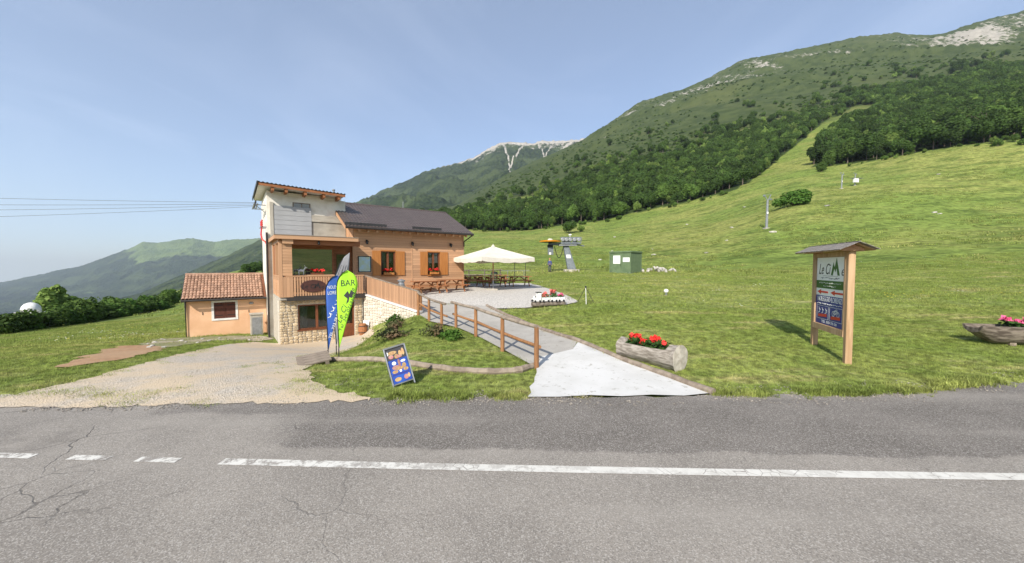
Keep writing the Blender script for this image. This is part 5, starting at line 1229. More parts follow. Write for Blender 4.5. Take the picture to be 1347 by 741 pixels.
part('cow_catcher', 'black', lambda m_: m_.prism([(-.06, .03), (.02, .03), (.02, .12)], 'y', -.1, .1), tn)
part('headlamp', 'black', lambda m_: m_.box(.09, .14, -.135, -.131, .24, .3), tn)
for x0, x1 in ((.47, .87), (.92, 1.30), (1.33, 1.70)): part('wagon', 'white_paint', lambda m_: [m_.box(x0, x1, -.13, -.11, .05, .22), m_.box(x0, x1, .11, .13, .05, .22), m_.box(x0, x0 + .02, -.11, .11, .05, .22), m_.box(x1 - .02, x1, -.11, .11, .05, .22), m_.box(x0 + .02, x1 - .02, -.11, .11, .05, .15)], tn)
for x in (.1, .35, .54, .8, .99, 1.23, 1.4, 1.63):
    w_ = part('wheel', 'black', lambda m_: m_.lathe([(.05, -.012), (.05, .012)], (0, 0, 0), 12), tn); w_.location = (x, -.146, .05); w_.rotation_euler = (R(90), 0, 0)
for k_, (x0, x1) in enumerate(((.5, .85), (.95, 1.28), (1.36, 1.68))):
    g_ = empty('wagon_flowers', (ta.x, ta.y, tz + .22), math.atan2(tdir.y, tdir.x)); tag(g_, ('pink flowers in the train wagon next to the locomotive', 'taller pink flowers in the middle wagon of the train', 'low pink flowers in the last wagon of the train')[k_], 'flowers', 'flowers in the train wagons')
    flowers(g_, x0, x1, -.12, .12, .16, (.26, .36, .22)[k_], 120, (9, 12, 5)[k_], ('petal_coral', 'petal_coral', 'petal_pink')[k_], 90 + k_, fs=.05)
tpd = empty('pole_tripod', (3.78, 18.8, h(3.78, 18.8))); tag(tpd, 'thin tripod of three dark poles standing on the lawn behind the train', 'tripod')
for a in (20, 140, 262): part('leg', 'dark_metal' if a != 262 else 'white_paint', lambda m_: m_.tube([(.5 * math.cos(R(a)), .5 * math.sin(R(a)), -.02), (0, 0, .84), (-.03 * math.cos(R(a)), -.03 * math.sin(R(a)), .9)], .013, 6), tpd)
part('head', 'black', lambda m_: m_.lathe([(.02, .78), (.045, .82), (.045, .86), (.02, .9)], (0, 0, 0), 8), tpd)
bl_ = empty('lawn_lamp', (9.38, 22.3, h(9.38, 22.3))); tag(bl_, 'small white globe on a grey foot out on the lawn', 'lamp')
part('globe', 'white_paint', lambda m_: m_.lathe([(.02, .12), (.1, .15), (.135, .22), (.13, .29), (.08, .35), (.01, .37)], (0, 0, 0), 12), bl_, smooth=True)
part('foot', 'steel', lambda m_: m_.lathe([(.1, -.03), (.1, .02), (.05, .04), (.05, .13)], (0, 0, 0), 10), bl_)

# ------------------------------------------------------------------ parasol, picnic tables, terrace furniture
PC = (-1.28, 24.95); pz = h(*PC) + .02
pu = empty('parasol', (*PC, pz), R(-101.3)); tag(pu, 'large square cream parasol on a wooden pole over the gravel terrace', 'parasol')
HD = 2.83
def canopy(m_):
    n = 8; ev, ap = 2.15, 2.93
    cor = [(HD * math.cos(R(90 * k)), HD * math.sin(R(90 * k))) for k in range(4)]
    for k in range(4):
        a, b = cor[k], cor[(k + 1) % 4]; vs_, fs = [], []
        for i in range(n + 1):
            t = i / n
            for j in range(n + 1):
                u_ = j / n; x = (a[0] + (b[0] - a[0]) * u_) * t; y = (a[1] + (b[1] - a[1]) * u_) * t
                vs_.append((x, y, ap + (ev - ap) * t ** .92 - .10 * t * math.sin(math.pi * u_)))
        for i in range(n):
            for j in range(n): fs.append((i * (n + 1) + j, i * (n + 1) + j + 1, (i + 1) * (n + 1) + j + 1, (i + 1) * (n + 1) + j))
        m_.add(vs_, fs)
cp_ = part('canopy', 'canvas', canopy, pu); cp_.modifiers.new('thick', 'SOLIDIFY').thickness = .008
def valance(m_):
    n = 10; cor = [(HD * math.cos(R(90 * k)), HD * math.sin(R(90 * k))) for k in range(4)]
    for k in range(4):
        a, b = cor[k], cor[(k + 1) % 4]; vs_ = []
        for j in range(n + 1):
            u_ = j / n; x = a[0] + (b[0] - a[0]) * u_; y = a[1] + (b[1] - a[1]) * u_; zz = 2.148 - .10 * math.sin(math.pi * u_)
            vs_ += [(x, y, zz), (x * 1.003, y * 1.003, zz - .26 + .03 * math.cos(j * 2.1))]
        m_.add(vs_, [(2 * j, 2 * j + 1, 2 * j + 3, 2 * j + 2) for j in range(n)])
va = part('valance', 'canvas', valance, cp_); va.modifiers.new('thick', 'SOLIDIFY').thickness = .006
part('pole', 'larch', lambda m_: m_.tube([(0, 0, .55), (0, 0, 2.9)], .045, 10), pu); part('foot_tube', 'steel', lambda m_: m_.tube([(0, 0, 0), (0, 0, .62)], .055, 10), pu)
part('finial', 'canvas', lambda m_: m_.lathe([(.16, 2.88), (.1, 2.96), (.03, 3.0), (.035, 3.04), (.01, 3.07)], (0, 0, 0), 10), pu)
for k_ in range(8): part('rib', 'larch', lambda m_: m_.bar((0, 0, 2.83), ((HD if k_ % 2 == 0 else HD * .707) * .97 * math.cos(R(45 * k_)), (HD if k_ % 2 == 0 else HD * .707) * .97 * math.sin(R(45 * k_)), 2.13 - (.11 if k_ % 2 else 0)), .03, .03), pu)
part('base', 'concrete', lambda m_: m_.box(-.4, .4, -.4, .4, -.03, .06), pu)
def picnic(x, y, rz, label):
    e = empty('picnic_table', (x, y, h(x, y) + .02), rz); tag(e, label, 'picnic table', 'picnic tables on the gravel terrace')
    for k in range(4): boxpart('plank', 'table_wood', -.9, .9, -.37 + k * .19, -.20 + k * .19, .72, .76, e)
    for s_ in (-1, 1): boxpart('bench', 'table_wood', -.9, .9, *sorted((s_ * .60, s_ * .86)), .43, .47, e)
    for xx in (-.62, .62):
        for s_ in (-1, 1): part('leg', 'table_wood', lambda m_: m_.bar((xx, s_ * .25, .72), (xx, s_ * .66, 0), .05, .11, (0, 1, 0)), e)
        boxpart('crossbar', 'table_wood', xx + .03, xx + .075, -.84, .84, .34, .43, e); boxpart('crossbar', 'table_wood', xx + .03, xx + .075, -.36, .36, .63, .72, e)
    for s_ in (-1, 1): part('brace', 'table_wood', lambda m_: m_.bar((s_ * .6, 0, .38), (s_ * .1, 0, .7), .05, .07), e)
t1 = WB(7.9, .45); t2 = WB(9.55, .15)
picnic(t1[0], t1[1], BROT + .05, 'wooden picnic table against the timber wall under the shuttered windows')
picnic(t2[0], t2[1], BROT - .04, 'wooden picnic table at the timber wall, between the shutters and the parasol')
for (x, y, a) in ((-3.0, 27.9, .5), (-1.3, 28.0, .35), (.55, 28.2, .25)): picnic(x, y, a, 'wooden picnic table standing behind the parasol pole')
for (x, y, a) in ((-3.3, 30.6, .1), (-1.2, 31.1, .1)): picnic(x, y, a, 'wooden picnic table near the dark fence at the back of the terrace')
bf = empty('dark_fence', (-6.0, 37.5, 0)); tag(bf, 'low dark wooden fence behind the picnic tables', 'fence')
for k_ in range(4): part('post', 'log_dark', lambda m_: m_.tube([(k_ * 1.6, 0, h(-6 + k_ * 1.6, 37.5) - .2), (k_ * 1.6, 0, h(-6 + k_ * 1.6, 37.5) + 1.0)], .06, 8), bf)
for dz in (.9, .45): part('rail', 'log_dark', lambda m_: m_.tube([(-.2, 0, h(-6, 37.5) + dz), (5.0, 0, h(-1.2, 37.5) + dz)], .05, 8), bf)
sb = empty('waste_bin', (-1.6, 33.3, h(-1.6, 33.3))); tag(sb, 'dark green waste bin behind the picnic tables', 'bin')
part('body', 'shed_green', lambda m_: m_.lathe([(.24, 0), (.28, .1), (.3, .75), (.3, .8)], (0, 0, 0), 12), sb); part('lid', 'black', lambda m_: m_.lathe([(.32, .8), (.32, .85), (.2, .95), (.02, .98)], (0, 0, 0), 12), sb)
sk = empty('ski_rack', (.35, 33.5, h(.35, 33.5)), .1); tag(sk, 'grey tubular steel ski rack frame behind the picnic tables', 'rack')
for x in (-.75, .75): part('upright', 'steel', lambda m_: m_.tube([(x, 0, 0), (x, 0, 1.05)], .025, 6), sk)
part('rail', 'steel', lambda m_: m_.tube([(-1.3, 0, 1.0), (1.3, 0, 1.0)], .022, 6), sk); part('rail', 'steel', lambda m_: m_.tube([(-1.0, 0, .45), (1.0, 0, .45)], .022, 6), sk)
part('hoop', 'dark_metal', lambda m_: m_.tube([(-.1, .05, 0), (-.1, .05, 1.75), (.9, .05, 1.75), (.9, .05, 0)], .03, 6), sk)

# ------------------------------------------------------------------ ski lift station, operator, hut
LX, LYY = 7.85, 48.3; lz0 = h(LX, LYY)
ls_ = empty('lift_station', (LX, LYY, lz0)); tag(ls_, 'grey ski lift drive station with orange bull wheel on a leaning column', 'ski lift')
part('foundation', 'concrete', lambda m_: m_.box(-1.0, .9, -.7, .7, -.3, .28), ls_, bevel=.03)
part('column', 'lift_grey', lambda m_: m_.hexa([(-.55, -.4, .28), (.55, -.4, .28), (.55, .4, .28), (-.55, .4, .28), (-1.15, -.3, 3.35), (-.45, -.3, 3.35), (-.45, .3, 3.35), (-1.15, .3, 3.35)]), ls_, bevel=.03)
part('notice', 'print_white', lambda m_: m_.hexa([(-.72, -.385, 1.75), (-.18, -.385, 1.75), (-.18, -.375, 1.75), (-.72, -.375, 1.75), (-.80, -.36, 2.2), (-.26, -.36, 2.2), (-.26, -.35, 2.2), (-.80, -.35, 2.2)]), ls_)
part('platform', 'steel', lambda m_: m_.box(-1.75, .55, -.6, .6, 3.36, 3.5), ls_)
def mach(m_):
    m_.box(-1.6, 1.15, -.45, -.38, 3.62, 3.8); m_.box(-1.6, 1.15, .38, .45, 3.62, 3.8); m_.box(-1.5, 1.15, -.45, -.38, 4.35, 4.5); m_.box(-1.5, 1.15, .38, .45, 4.35, 4.5)
    for x in (-1.4, -.7, .0, .7, 1.05): m_.bar((x, -.41, 3.7), (x + .2, -.41, 4.42), .06, .08)
    m_.bar((.5, 0, 3.55), (1.6, 0, 3.35), .3, .14); m_.box(-1.2, -.2, -.3, .3, 3.5, 4.1); m_.box(.1, .6, -.3, .3, 3.5, 4.0)
part('gearbox', 'lift_grey', mach, ls_)
for x in (-1.25, -.75, -.25, .3, .85):
    w_ = part('sheave', 'steel', lambda m_: m_.lathe([(.2, -.05), (.24, -.03), (.17, 0), (.24, .03), (.2, .05)], (0, 0, 0), 12), ls_); w_.location = (x, -.5, 4.15); w_.rotation_euler = (R(90), 0, 0)
part('floodlight', 'print_white', lambda m_: [m_.tube([(-.25, 0, 4.4), (-.25, 0, 4.75)], .04, 6), m_.box(-.42, -.08, -.12, .12, 4.75, 4.9)], ls_)
bw = part('bull_wheel', 'lift_orange', lambda m_: [m_.lathe([(1.25, 0), (1.42, .03), (1.36, .10), (1.42, .17), (1.25, .2), (1.15, .2), (1.15, 0)], (-2.85, 0, 3.85), 28), [m_.bar((-2.85, 0, 3.95), (-2.85 + 1.2 * math.cos(R(60 * k)), 1.2 * math.sin(R(60 * k)), 3.95), .16, .08) for k in range(6)]], ls_)
part('hub', 'canvas', lambda m_: m_.lathe([(.35, 0), (.35, .12), (.2, .24), (.02, .26)], (-2.85, 0, 4.06), 12), bw)
part('arm', 'lift_grey', lambda m_: [m_.box(-3.1, -1.6, -.2, .2, 3.45, 3.75), m_.tube([(-2.85, 0, 3.4), (-2.85, 0, 3.9)], .16, 10)], ls_)
part('motor', 'black', lambda m_: m_.box(-3.2, -2.5, -.3, .3, 3.2, 3.5), ls_)
cbn = part('control_box', 'lift_grey', lambda m_: m_.box(-3.15, -2.45, -.25, .25, 2.2, 3.2), ls_)
part('notice', 'print_white', lambda m_: m_.box(-3.0, -2.75, -.262, -.252, 2.22, 2.5), cbn)
part('hose', 'black', lambda m_: m_.tube([(-2.3 + 1.2 * t, -.1, 3.3 - 1.5 * math.sin(math.pi * t)) for t in [i / 14 for i in range(15)]], .05, 6), ls_)
# operator: skin-modifier figure
def skinned(name, verts, edges, radii, mat, parent, sub=1):
    me_ = bpy.data.meshes.new(name); me_.from_pydata(verts, edges, []); me_.materials.append(MATS[mat]); o = link(name, me_, parent)
    o.modifiers.new('skin', 'SKIN'); sd_ = o.modifiers.new('sub', 'SUBSURF'); sd_.levels = sub; sd_.render_levels = sub
    for i, r0 in enumerate(radii): me_.skin_vertices[0].data[i].radius = (r0, r0 * .82)
    me_.skin_vertices[0].data[0].use_root = True
    return o
px_, py_ = 4.98, 48.4
pe = empty('person', (px_, py_, h(px_, py_)), R(15)); tag(pe, 'person in blue jacket and dark trousers standing below the lift control box', 'person')
V_ = [(0, 0, .95), (0, 0, 1.15), (0, 0, 1.38), (0, 0, 1.50), (0, -.01, 1.60), (0, -.015, 1.70), (.18, 0, 1.40), (.25, -.02, 1.12), (.24, -.12, .90), (-.18, 0, 1.40), (-.26, 0, 1.13), (-.25, -.10, .90), (.1, 0, .90), (.11, -.02, .50), (.10, .02, .09), (.10, -.14, .04), (-.1, 0, .90), (-.12, -.05, .5), (-.13, .06, .09), (-.13, -.1, .04), (.24, -.17, .82), (-.25, -.15, .82)]
E_ = [(0, 1), (1, 2), (2, 3), (3, 4), (4, 5), (2, 6), (6, 7), (7, 8), (8, 20), (2, 9), (9, 10), (10, 11), (11, 21), (0, 12), (12, 13), (13, 14), (14, 15), (0, 16), (16, 17), (17, 18), (18, 19)]
Rr = [.15, .14, .16, .055, .09, .085, .065, .05, .035, .065, .05, .035, .095, .065, .045, .04, .095, .065, .045, .04, .03, .03]
skinned('body', V_, E_, Rr, 'skin', pe, 2)
skinned('jacket', [V_[i] for i in (0, 1, 2, 6, 7, 8, 9, 10, 11)] + [(0, 0, 1.46)], [(0, 1), (1, 2), (2, 3), (3, 4), (4, 5), (2, 6), (6, 7), (7, 8), (2, 9)], [.175, .165, .185, .085, .07, .05, .085, .07, .05, .1], 'jacket', pe, 2)
skinned('trousers', [V_[i] for i in (0, 12, 13, 14, 16, 17, 18)], [(0, 1), (1, 2), (2, 3), (0, 4), (4, 5), (5, 6)], [.165, .11, .082, .065, .11, .082, .065], 'denim', pe, 2)
part('cap', 'cap', lambda m_: m_.lathe([(.115, 0), (.12, .04), (.1, .1), (.05, .13), (.005, .14)], (0, -.01, 1.68), 12), pe, smooth=True)
part('shoes', 'black', lambda m_: [m_.box(.05, .16, -.2, .08, 0, .1, .015), m_.box(-.19, -.07, -.16, .12, 0, .1, .015)], pe)
# hut
HX, HY = 13.55, 42.0; hz2 = h(HX, HY)
ht = empty('lift_hut', (HX, HY, hz2), R(45)); tag(ht, 'small green metal hut with white panelled door on the lawn', 'hut')
part('walls', 'shed_green', lambda m_: m_.box(0, 2.62, 0, 2.62, -.2, 2.42), ht)
for a, b in ((0, 0), (0, 2.62), (2.62, 0)): part('corner_post', 'shed_green', lambda m_: m_.box(a - .05, a + .05, b - .05, b + .05, -.2, 2.42), ht)
part('roof', 'shed_green', lambda m_: m_.box(-.10, 2.72, -.10, 2.72, 2.42, 2.60), ht, bevel=.02)
for k_ in range(9): boxpart('rib', 'shed_green', .2 + k_ * .27, .24 + k_ * .27, -.022, -.001, 0, 2.4, ht)
dr2 = part('door', 'shed_green', lambda m_: m_.box(-.04, -.001, 1.20, 2.35, .02, 2.2), ht)
boxpart('pane', 'print_white', -.055, -.041, 1.28, 2.18, 1.15, 2.1, dr2); boxpart('handle', 'black', -.09, -.041, 1.24, 1.3, .95, 1.05, dr2)
boxpart('notice', 'print_white', -.025, -.001, .12, .95, 1.35, 1.85, ht)
part('plinth', 'concrete', lambda m_: m_.box(-.14, 2.76, -.14, 2.76, -.3, .015), ht)
# pylons
def pylon(x, y, hh, label, box=False, rz=.1):
    e = empty('lift_pylon', (x, y, h(x, y)), rz); tag(e, label, 'lift pylon', 'lift pylons climbing the meadow'); k = hh / 8
    part('mast', 'steel', lambda m_: m_.tube([(0, 0, -.5), (.1 * k, 0, hh * .82)], [.30 * k, .22 * k], 10), e)
    part('foundation', 'concrete', lambda m_: m_.box(-.55 * k, .55 * k, -.5 * k, .5 * k, -.5, .14), e)
    part('crossarm', 'steel', lambda m_: [m_.bar((.1 * k, 0, hh * .80), (-.7 * k, 0, hh * .97), .14 * k, .14 * k), m_.bar((.1 * k, 0, hh * .80), (.9 * k, 0, hh * .99), .14 * k, .14 * k), m_.bar((-1.15 * k, 0, hh * .95), (-.55 * k, 0, hh * .95), .1 * k, .1 * k), m_.bar((-1.0 * k, 0, hh * .98), (1.0 * k, 0, hh * .99), .05 * k, .05 * k), m_.bar((.4 * k, 0, hh * .84), (1.1 * k, 0, hh * .86), .1 * k, .1 * k)], e)
    for x_ in (-1.0, -.7, .6, .95):
        w_ = part('roller', 'lift_grey', lambda m_: m_.lathe([(.2 * k, -.05), (.14 * k, 0), (.2 * k, .05)], (0, 0, 0), 10), e); w_.location = (x_ * k, -.08, hh * (.95 if x_ < 0 else .85)); w_.rotation_euler = (R(90), 0, 0)
    part('number_plate', 'print_white', lambda m_: m_.box(-.28 * k, .12 * k, -.34 * k, -.31 * k, hh * .42, hh * .48), e)
    if box: part('cabinet', 'print_white', lambda m_: m_.box(-1.2, .5, -.9, -.35, .9, 2.2), e); part('walkway', 'steel', lambda m_: m_.box(-1.5, 2.2, -.9, .3, 2.3, 2.4), e)
pylon(59.3, 86, 7.9, 'tall grey lift pylon with number plate standing beside the round bush')
pylon(113.8, 128, 5.6, 'short grey lift pylon with roller arms high on the meadow')
pylon(120.2, 130, 4.4, 'grey lift mast with white cabinet high on the meadow', True)

# ------------------------------------------------------------------ stones
def rock_mesh(seed):
    bm_ = bmesh.new(); bmesh.ops.create_icosphere(bm_, subdivisions=2, radius=.5); r_ = random.Random(seed); off = Vector((r_.random() * 9, r_.random() * 9, 0))
    from mathutils import noise as mn
    for v in bm_.verts: v.co *= 1 + .55 * mn.noise(v.co * 1.8 + off) + .2 * mn.noise(v.co * 5 + off)
    for v in bm_.verts: v.co.z *= .6
    me_ = bpy.data.meshes.new('rock'); bm_.to_mesh(me_); bm_.free(); me_.materials.append(MATS['boulder']); return me_
RK = [rock_mesh(i) for i in range(5)]; r_ = random.Random(31)
for i in range(46):
    x = r_.gauss(18.0, 1.5); y = 46 + r_.gauss(0, .9) + (x - 17) * .4; s_ = r_.uniform(.25, .6)
    o = link('rubble_stone', RK[i % 5], loc=(x, y, h(x, y) + .06 + max(0, .55 - abs(x - 18) * .22) * r_.random()), rot=(r_.random(), r_.random(), r_.random() * 6)); o.scale = (s_,) * 3
    tag(o, 'pale stone in the rubble heap beside the green hut', 'stone', 'stones of the rubble heap')
for i in range(16):
    a = r_.uniform(.2, 1.3); y = r_.uniform(70, 150); x = a * y; s_ = r_.uniform(.5, 1.1)
    o = link('meadow_rock', RK[i % 5], loc=(x, y, h(x, y) + .05), rot=(0, 0, r_.random() * 6)); o.scale = (s_ * 1.3, s_, s_ * .8); tag(o, 'pale rock lying in the grass of the hillside meadow', 'rock', 'rocks scattered on the hillside meadow')
for i in range(60):
    x = r_.uniform(-18, -11.5); y = r_.uniform(11, 19)
    if inside(np.array([x]), np.array([y]), P_PALE)[0]:
        s_ = r_.uniform(.06, .2); o = link('track_stone', RK[i % 5], loc=(x, y, h(x, y) + .03), rot=(0, 0, r_.random() * 6)); o.scale = (s_,) * 3; tag(o, 'loose stone on the stony track in front of the peach annex', 'stone', 'stones on the stony track')

# ------------------------------------------------------------------ cables
r_ = random.Random(2)
for k_, (z_end, dd) in enumerate(((6.9, 3.7), (6.5, 4.2), (6.22, 4.8), (5.82, 5.4))):
    a = Vector(WB(-.72, dd, 6.05)); b = Vector((-62, 24.0 + k_ * .4, z_end + (z_end - 6.05) * 1.4)); m_ = MB(); pp = []
    for i in range(25):
        t = i / 24; p = a.lerp(b, t); p.z -= 4 * .25 * t * (1 - t); pp.append(p)
    m_.tube(pp, .009, 5); tag(m_.build('power_cable', 'cable'), ('topmost overhead cable running from the tower eave', 'second highest overhead cable running from the tower eave', 'third overhead cable from the top, running from the tower eave', 'lowest overhead cable running from the tower eave')[k_], 'cable', 'overhead cables leaving the tower')

# ------------------------------------------------------------------ vegetation
def crown_mesh(name, mat, rx, rz, zc, nl, nf, ls, seed, flat=.0, squash=1.0):
    """leaf-sized faces spread over many uneven lobes"""
    r_ = np.random.default_rng(seed); lob = []
    for i in range(nl):
        d = r_.normal(size=3); d /= np.linalg.norm(d); d[2] = abs(d[2]) * 1.2 - .45
        rad = r_.uniform(.22, .52); k = r_.uniform(.35, .85); lob.append((d * k * np.array([rx, rx, rz]), rad * rx * r_.uniform(.8, 1.1), rad * rz))
    V, Fc = [], []
    wts = np.array([l[1] ** 2 for l in lob]); wts /= wts.sum()
    for i in range(nf):
        c, ra, rb = lob[r_.choice(nl, p=wts)]; d = r_.normal(size=3); d /= np.linalg.norm(d)
        p = c + d * np.array([ra, ra, rb]) * r_.uniform(.72, 1.06); n = d + r_.normal(size=3) * .55; n /= np.linalg.norm(n)
        a = np.cross(n, [0, 0, 1.0]) + 1e-3; a /= np.linalg.norm(a); b = np.cross(n, a); s_ = ls * r_.uniform(.6, 1.35); p = p + np.array([0, 0, zc])
        if p[2] < .05: continue
        o = len(V); k1, k2 = r_.uniform(.5, 1, 2)
        V += [tuple(p - a * s_), tuple(p - b * s_ * k1), tuple(p + a * s_), tuple(p + b * s_ * k2)]; Fc.append((o, o + 1, o + 2, o + 3))
    me_ = bpy.data.meshes.new(name); me_.from_pydata(V, [], Fc); me_.materials.append(MATS[mat]); me_.update(); return me_
def trunk_mesh(hh, r0, seed, limbs=5):
    r_ = random.Random(seed); m_ = MB(); m_.tube([(0, 0, -.4), (r_.uniform(-.1, .1), 0, hh * .4), (r_.uniform(-.3, .3), r_.uniform(-.3, .3), hh * .85)], [r0, r0 * .75, r0 * .25], 7)
    for i in range(limbs):
        a = r_.uniform(0, 6.28); z = hh * r_.uniform(.3, .6); L = hh * r_.uniform(.2, .32); m_.tube([(0, 0, z), (L * .6 * math.cos(a), L * .6 * math.sin(a), z + L * .5), (L * math.cos(a), L * math.sin(a), z + L * 1.1)], [r0 * .4, r0 * .25, r0 * .08], 5)
    return m_.mesh('trunk', 'trunk')
TREES = []
for i, (mt_, rx, rz, hh) in enumerate((('leaf_dark', 3.7, 4.2, 9.2), ('leaf_mid', 3.2, 4.0, 8.4), ('leaf_dark', 4.1, 4.6, 10.2), ('leaf_mid', 3.6, 3.4, 7.6), ('leaf_light', 2.6, 3.2, 6.6))):
    TREES.append((trunk_mesh(hh, .22, 60 + i), crown_mesh('crown', mt_, rx, rz * 1.18, hh * .50, 19, 2900, .34, 100 + i)))
def tree(name, i, x, y, s_, rz, label, cat, group, sz=None):
    e = empty(name, (x, y, h(x, y) - .1), rz); e.scale = (s_, s_, s_ * (sz or 1)); tag(e, label, cat, group)
    link('trunk', TREES[i][0], e); link('crown', TREES[i][1], e); return e
rg = np.random.default_rng(5); cand = []
xg, yg = np.meshgrid(np.arange(-140, 900, 6.3), np.arange(135, 560, 6.3)); xg = (xg + rg.uniform(-2.4, 2.4, xg.shape)).ravel(); yg = (yg + rg.uniform(-2.4, 2.4, yg.shape)).ravel()
ok = forest_mask(xg, yg) & (xg / yg < 1.62) & (xg / yg > -.5); xg, yg = xg[ok], yg[ok]
pp_ = xg / yg * 483 + 673.5
dep = yg - np.where(pp_ < 1030, np.interp(pp_, *zip(*EDGE)), np.interp(pp_, *zip(*EDGE_R)))
seen = (pp_ > 575) & (pp_ < 1362)
order = np.argsort(np.where(seen, dep * 1.0 + (yg - 180) * .25, 1e6)); NI = 270; front = set(order[:NI].tolist())
rt = random.Random(9)
for i in sorted(front):
    vi = rt.choices(range(5), (4, 3, 4, 2, 1.4))[0]
    tree('leafy_tree', vi, xg[i], yg[i], rt.uniform(.75, 1.45), rt.uniform(0, 6.28), ('dark', 'mid', 'dark', 'mid', 'pale')[vi] + ' green leafy tree in the front rows of the forest above the meadow', 'tree', 'trees along the forest edge', rt.uniform(.85, 1.15))
for i in range(70):
    p_ = rt.uniform(600, 1360)
    if 970 < p_ < 1062: continue
    yy = float(np.interp(p_, *zip(*(EDGE if p_ < 1030 else EDGE_R)))) - rt.uniform(-2, 9); xx = (p_ - 673.5) / 483 * yy; vi = rt.choice((1, 3, 3, 4, 4))
    tree('forest_shrub', vi, xx, yy, rt.uniform(.18, .42), rt.uniform(0, 6.28), ('dark', 'mid', 'dark', 'mid', 'pale')[vi] + ' green shrub growing out from the forest edge onto the meadow', 'shrub', 'shrubs along the forest edge', rt.uniform(.7, 1.1))
# lone trees and bushes in front of the forest
tree('leafy_tree', 2, 27, 172, .85, 1, 'dark round tree standing alone in front of the forest edge above the lift station', 'tree', None, .8)
tree('leafy_tree', 4, 32.2, 172, .6, 2, 'small pale green tree beside the lone dark round tree', 'tree', None, .8)
for (x, y, s_, a, lb) in ((155, 186, .62, 0, 'low bright bush at the foot of the ski run'), (150, 180, .5, 2, 'smaller bright bush at the foot of the ski run below the forest corner'), (163, 192, .75, 4, 'broad green tree at the corner of the forest beside the ski run')):
    tree('leafy_bush', 3, x, y, s_, a, lb, 'bush', None, .8)
# the big round bush on the meadow
def bush(name, x, y, r, hh, mat, label, group, seed, nf=900, ls=None, cat='bush', rz=0, sx=1.0):
    e = empty(name, (x, y, h(x, y) - .03), rz); tag(e, label, cat, group)
    me_ = crown_mesh('foliage', mat, r, hh * .62, hh * .42, 26 if nf > 2000 else 14, nf, ls or r * .085, seed); o = link('foliage', me_, e); o.scale = (sx, 1, 1)
    m_ = MB(); r_ = random.Random(seed)
    for k in range(5):
        a = r_.uniform(0, 6.28); m_.tube([(0, 0, -.05), (r * .3 * math.cos(a), r * .3 * math.sin(a), hh * .35), (r * .55 * math.cos(a), r * .55 * math.sin(a), hh * .6)], [r * .03, r * .02, r * .008], 5)
    m_.build('stems', 'trunk', e); return e
bush('round_bush', 80.0, 105, 3.5, 4.4, 'leaf_bush', 'dense round green bush alone on the meadow beside the tall lift pylon', None, 301, 5200, .24, sx=1.4, rz=-.2)
# hedge on the left
hr = random.Random(12)
hp_ = [(-64, 31), (-49.5, 35), (-53.7, 42), (-59.9, 52), (-67.7, 66), (-73.2, 77)]
HB = [crown_mesh('foliage', ('leaf_hedge', 'leaf_mid', 'leaf_bush')[i], 2.1, 1.9, 1.0, 12, 1300, .17, 320 + i) for i in range(3)]
HS = MB().tube([(0, 0, -.2), (.1, 0, 1.2)], [.08, .03], 6).mesh('stem', 'trunk')
for a, b in zip(hp_[:-1], hp_[1:]):
    n = int(math.dist(a, b) / 2.1)
    for k in range(n):
        f_ = (k + hr.uniform(-.2, .2)) / n; x = a[0] + (b[0] - a[0]) * f_ + hr.uniform(-.4, .4); y = a[1] + (b[1] - a[1]) * f_ + hr.uniform(-.4, .4)
        e = empty('hedge_shrub', (x, y, h(x, y) - .1), hr.uniform(0, 6)); s_ = hr.uniform(.95, 1.35) * (.72 if y < 40 else 1); e.scale = (s_, s_, s_ * hr.uniform(.8, 1.05))
        tag(e, 'dark green shrub in the hedge row across the lower field', 'shrub', 'shrubs of the hedge row'); link('foliage', HB[k % 3], e); link('stem', HS, e)
for k in range(16):
    f_ = k / 15; x = -70 - 22 * f_ + hr.uniform(-2, 2); y = 58 + 52 * f_ + hr.uniform(-3, 3); s_ = hr.uniform(.42, .72)
    tree('field_tree', hr.choice((1, 3, 4)), x, y, s_, hr.uniform(0, 6), 'small light green tree behind the hedge row', 'tree', 'small trees behind the hedge', .9)
tree('poplar_tree', 4, -63.5, 50.5, .72, 1, 'tall pale green tree rising above the hedge near the white dome', 'tree', None, 1.15)
for k in range(14):
    f_ = k / 13; x = -96 - 16 * f_ + hr.uniform(-3, 3); y = 118 + 90 * f_ + hr.uniform(-5, 5)
    tree('field_tree', hr.choice((0, 1, 3)), x, y, hr.uniform(.5, .8), hr.uniform(0, 6), 'dark green tree on the far side of the lower field', 'tree', 'trees beyond the lower field', .85)
dm = empty('dome_hut', (-57.2, 43.5, h(-57.2, 43.5))); tag(dm, 'white dome showing above the hedge in the lower field', 'dome')
part('dome', 'white_paint', lambda m_: m_.lathe([(.78, 2.0), (.8, 2.3), (.72, 2.65), (.5, 2.95), (.22, 3.1), (.01, 3.13)], (0, 0, 0), 20), dm, smooth=True)
part('base', 'white_paint', lambda m_: m_.box(-1.0, 1.3, -.9, .9, -.6, 2.0), dm); part('door', 'steel', lambda m_: m_.box(-.3, .3, -.93, -.902, 0, 1.7), dm)
# shrubs on the bank
bush('bank_shrub', -5.5, 17.2, .5, .75, 'leaf_bush', 'grey green shrub against the pale retaining wall', None, 341, 500, .05)
bush('bank_shrub', -5.05, 15.9, .5, .5, 'leaf_heather', 'brownish low shrub just below the shrub at the retaining wall', None, 342, 500, .045)
bush('bank_shrub', -4.35, 13.2, .62, .55, 'leaf_heather', 'spreading green brown shrub on the bank above the sign board', None, 343, 600, .05)
bush('bank_shrub', -2.75, 12.7, .5, .5, 'leaf_heather', 'reddish flowering shrub on the bank under the long railing', None, 344, 500, .045)
bush('bank_shrub', -2.0, 12.3, .45, .42, 'leaf_bush', 'green flowering shrub on the bank next to the railing posts', None, 345, 500, .045)

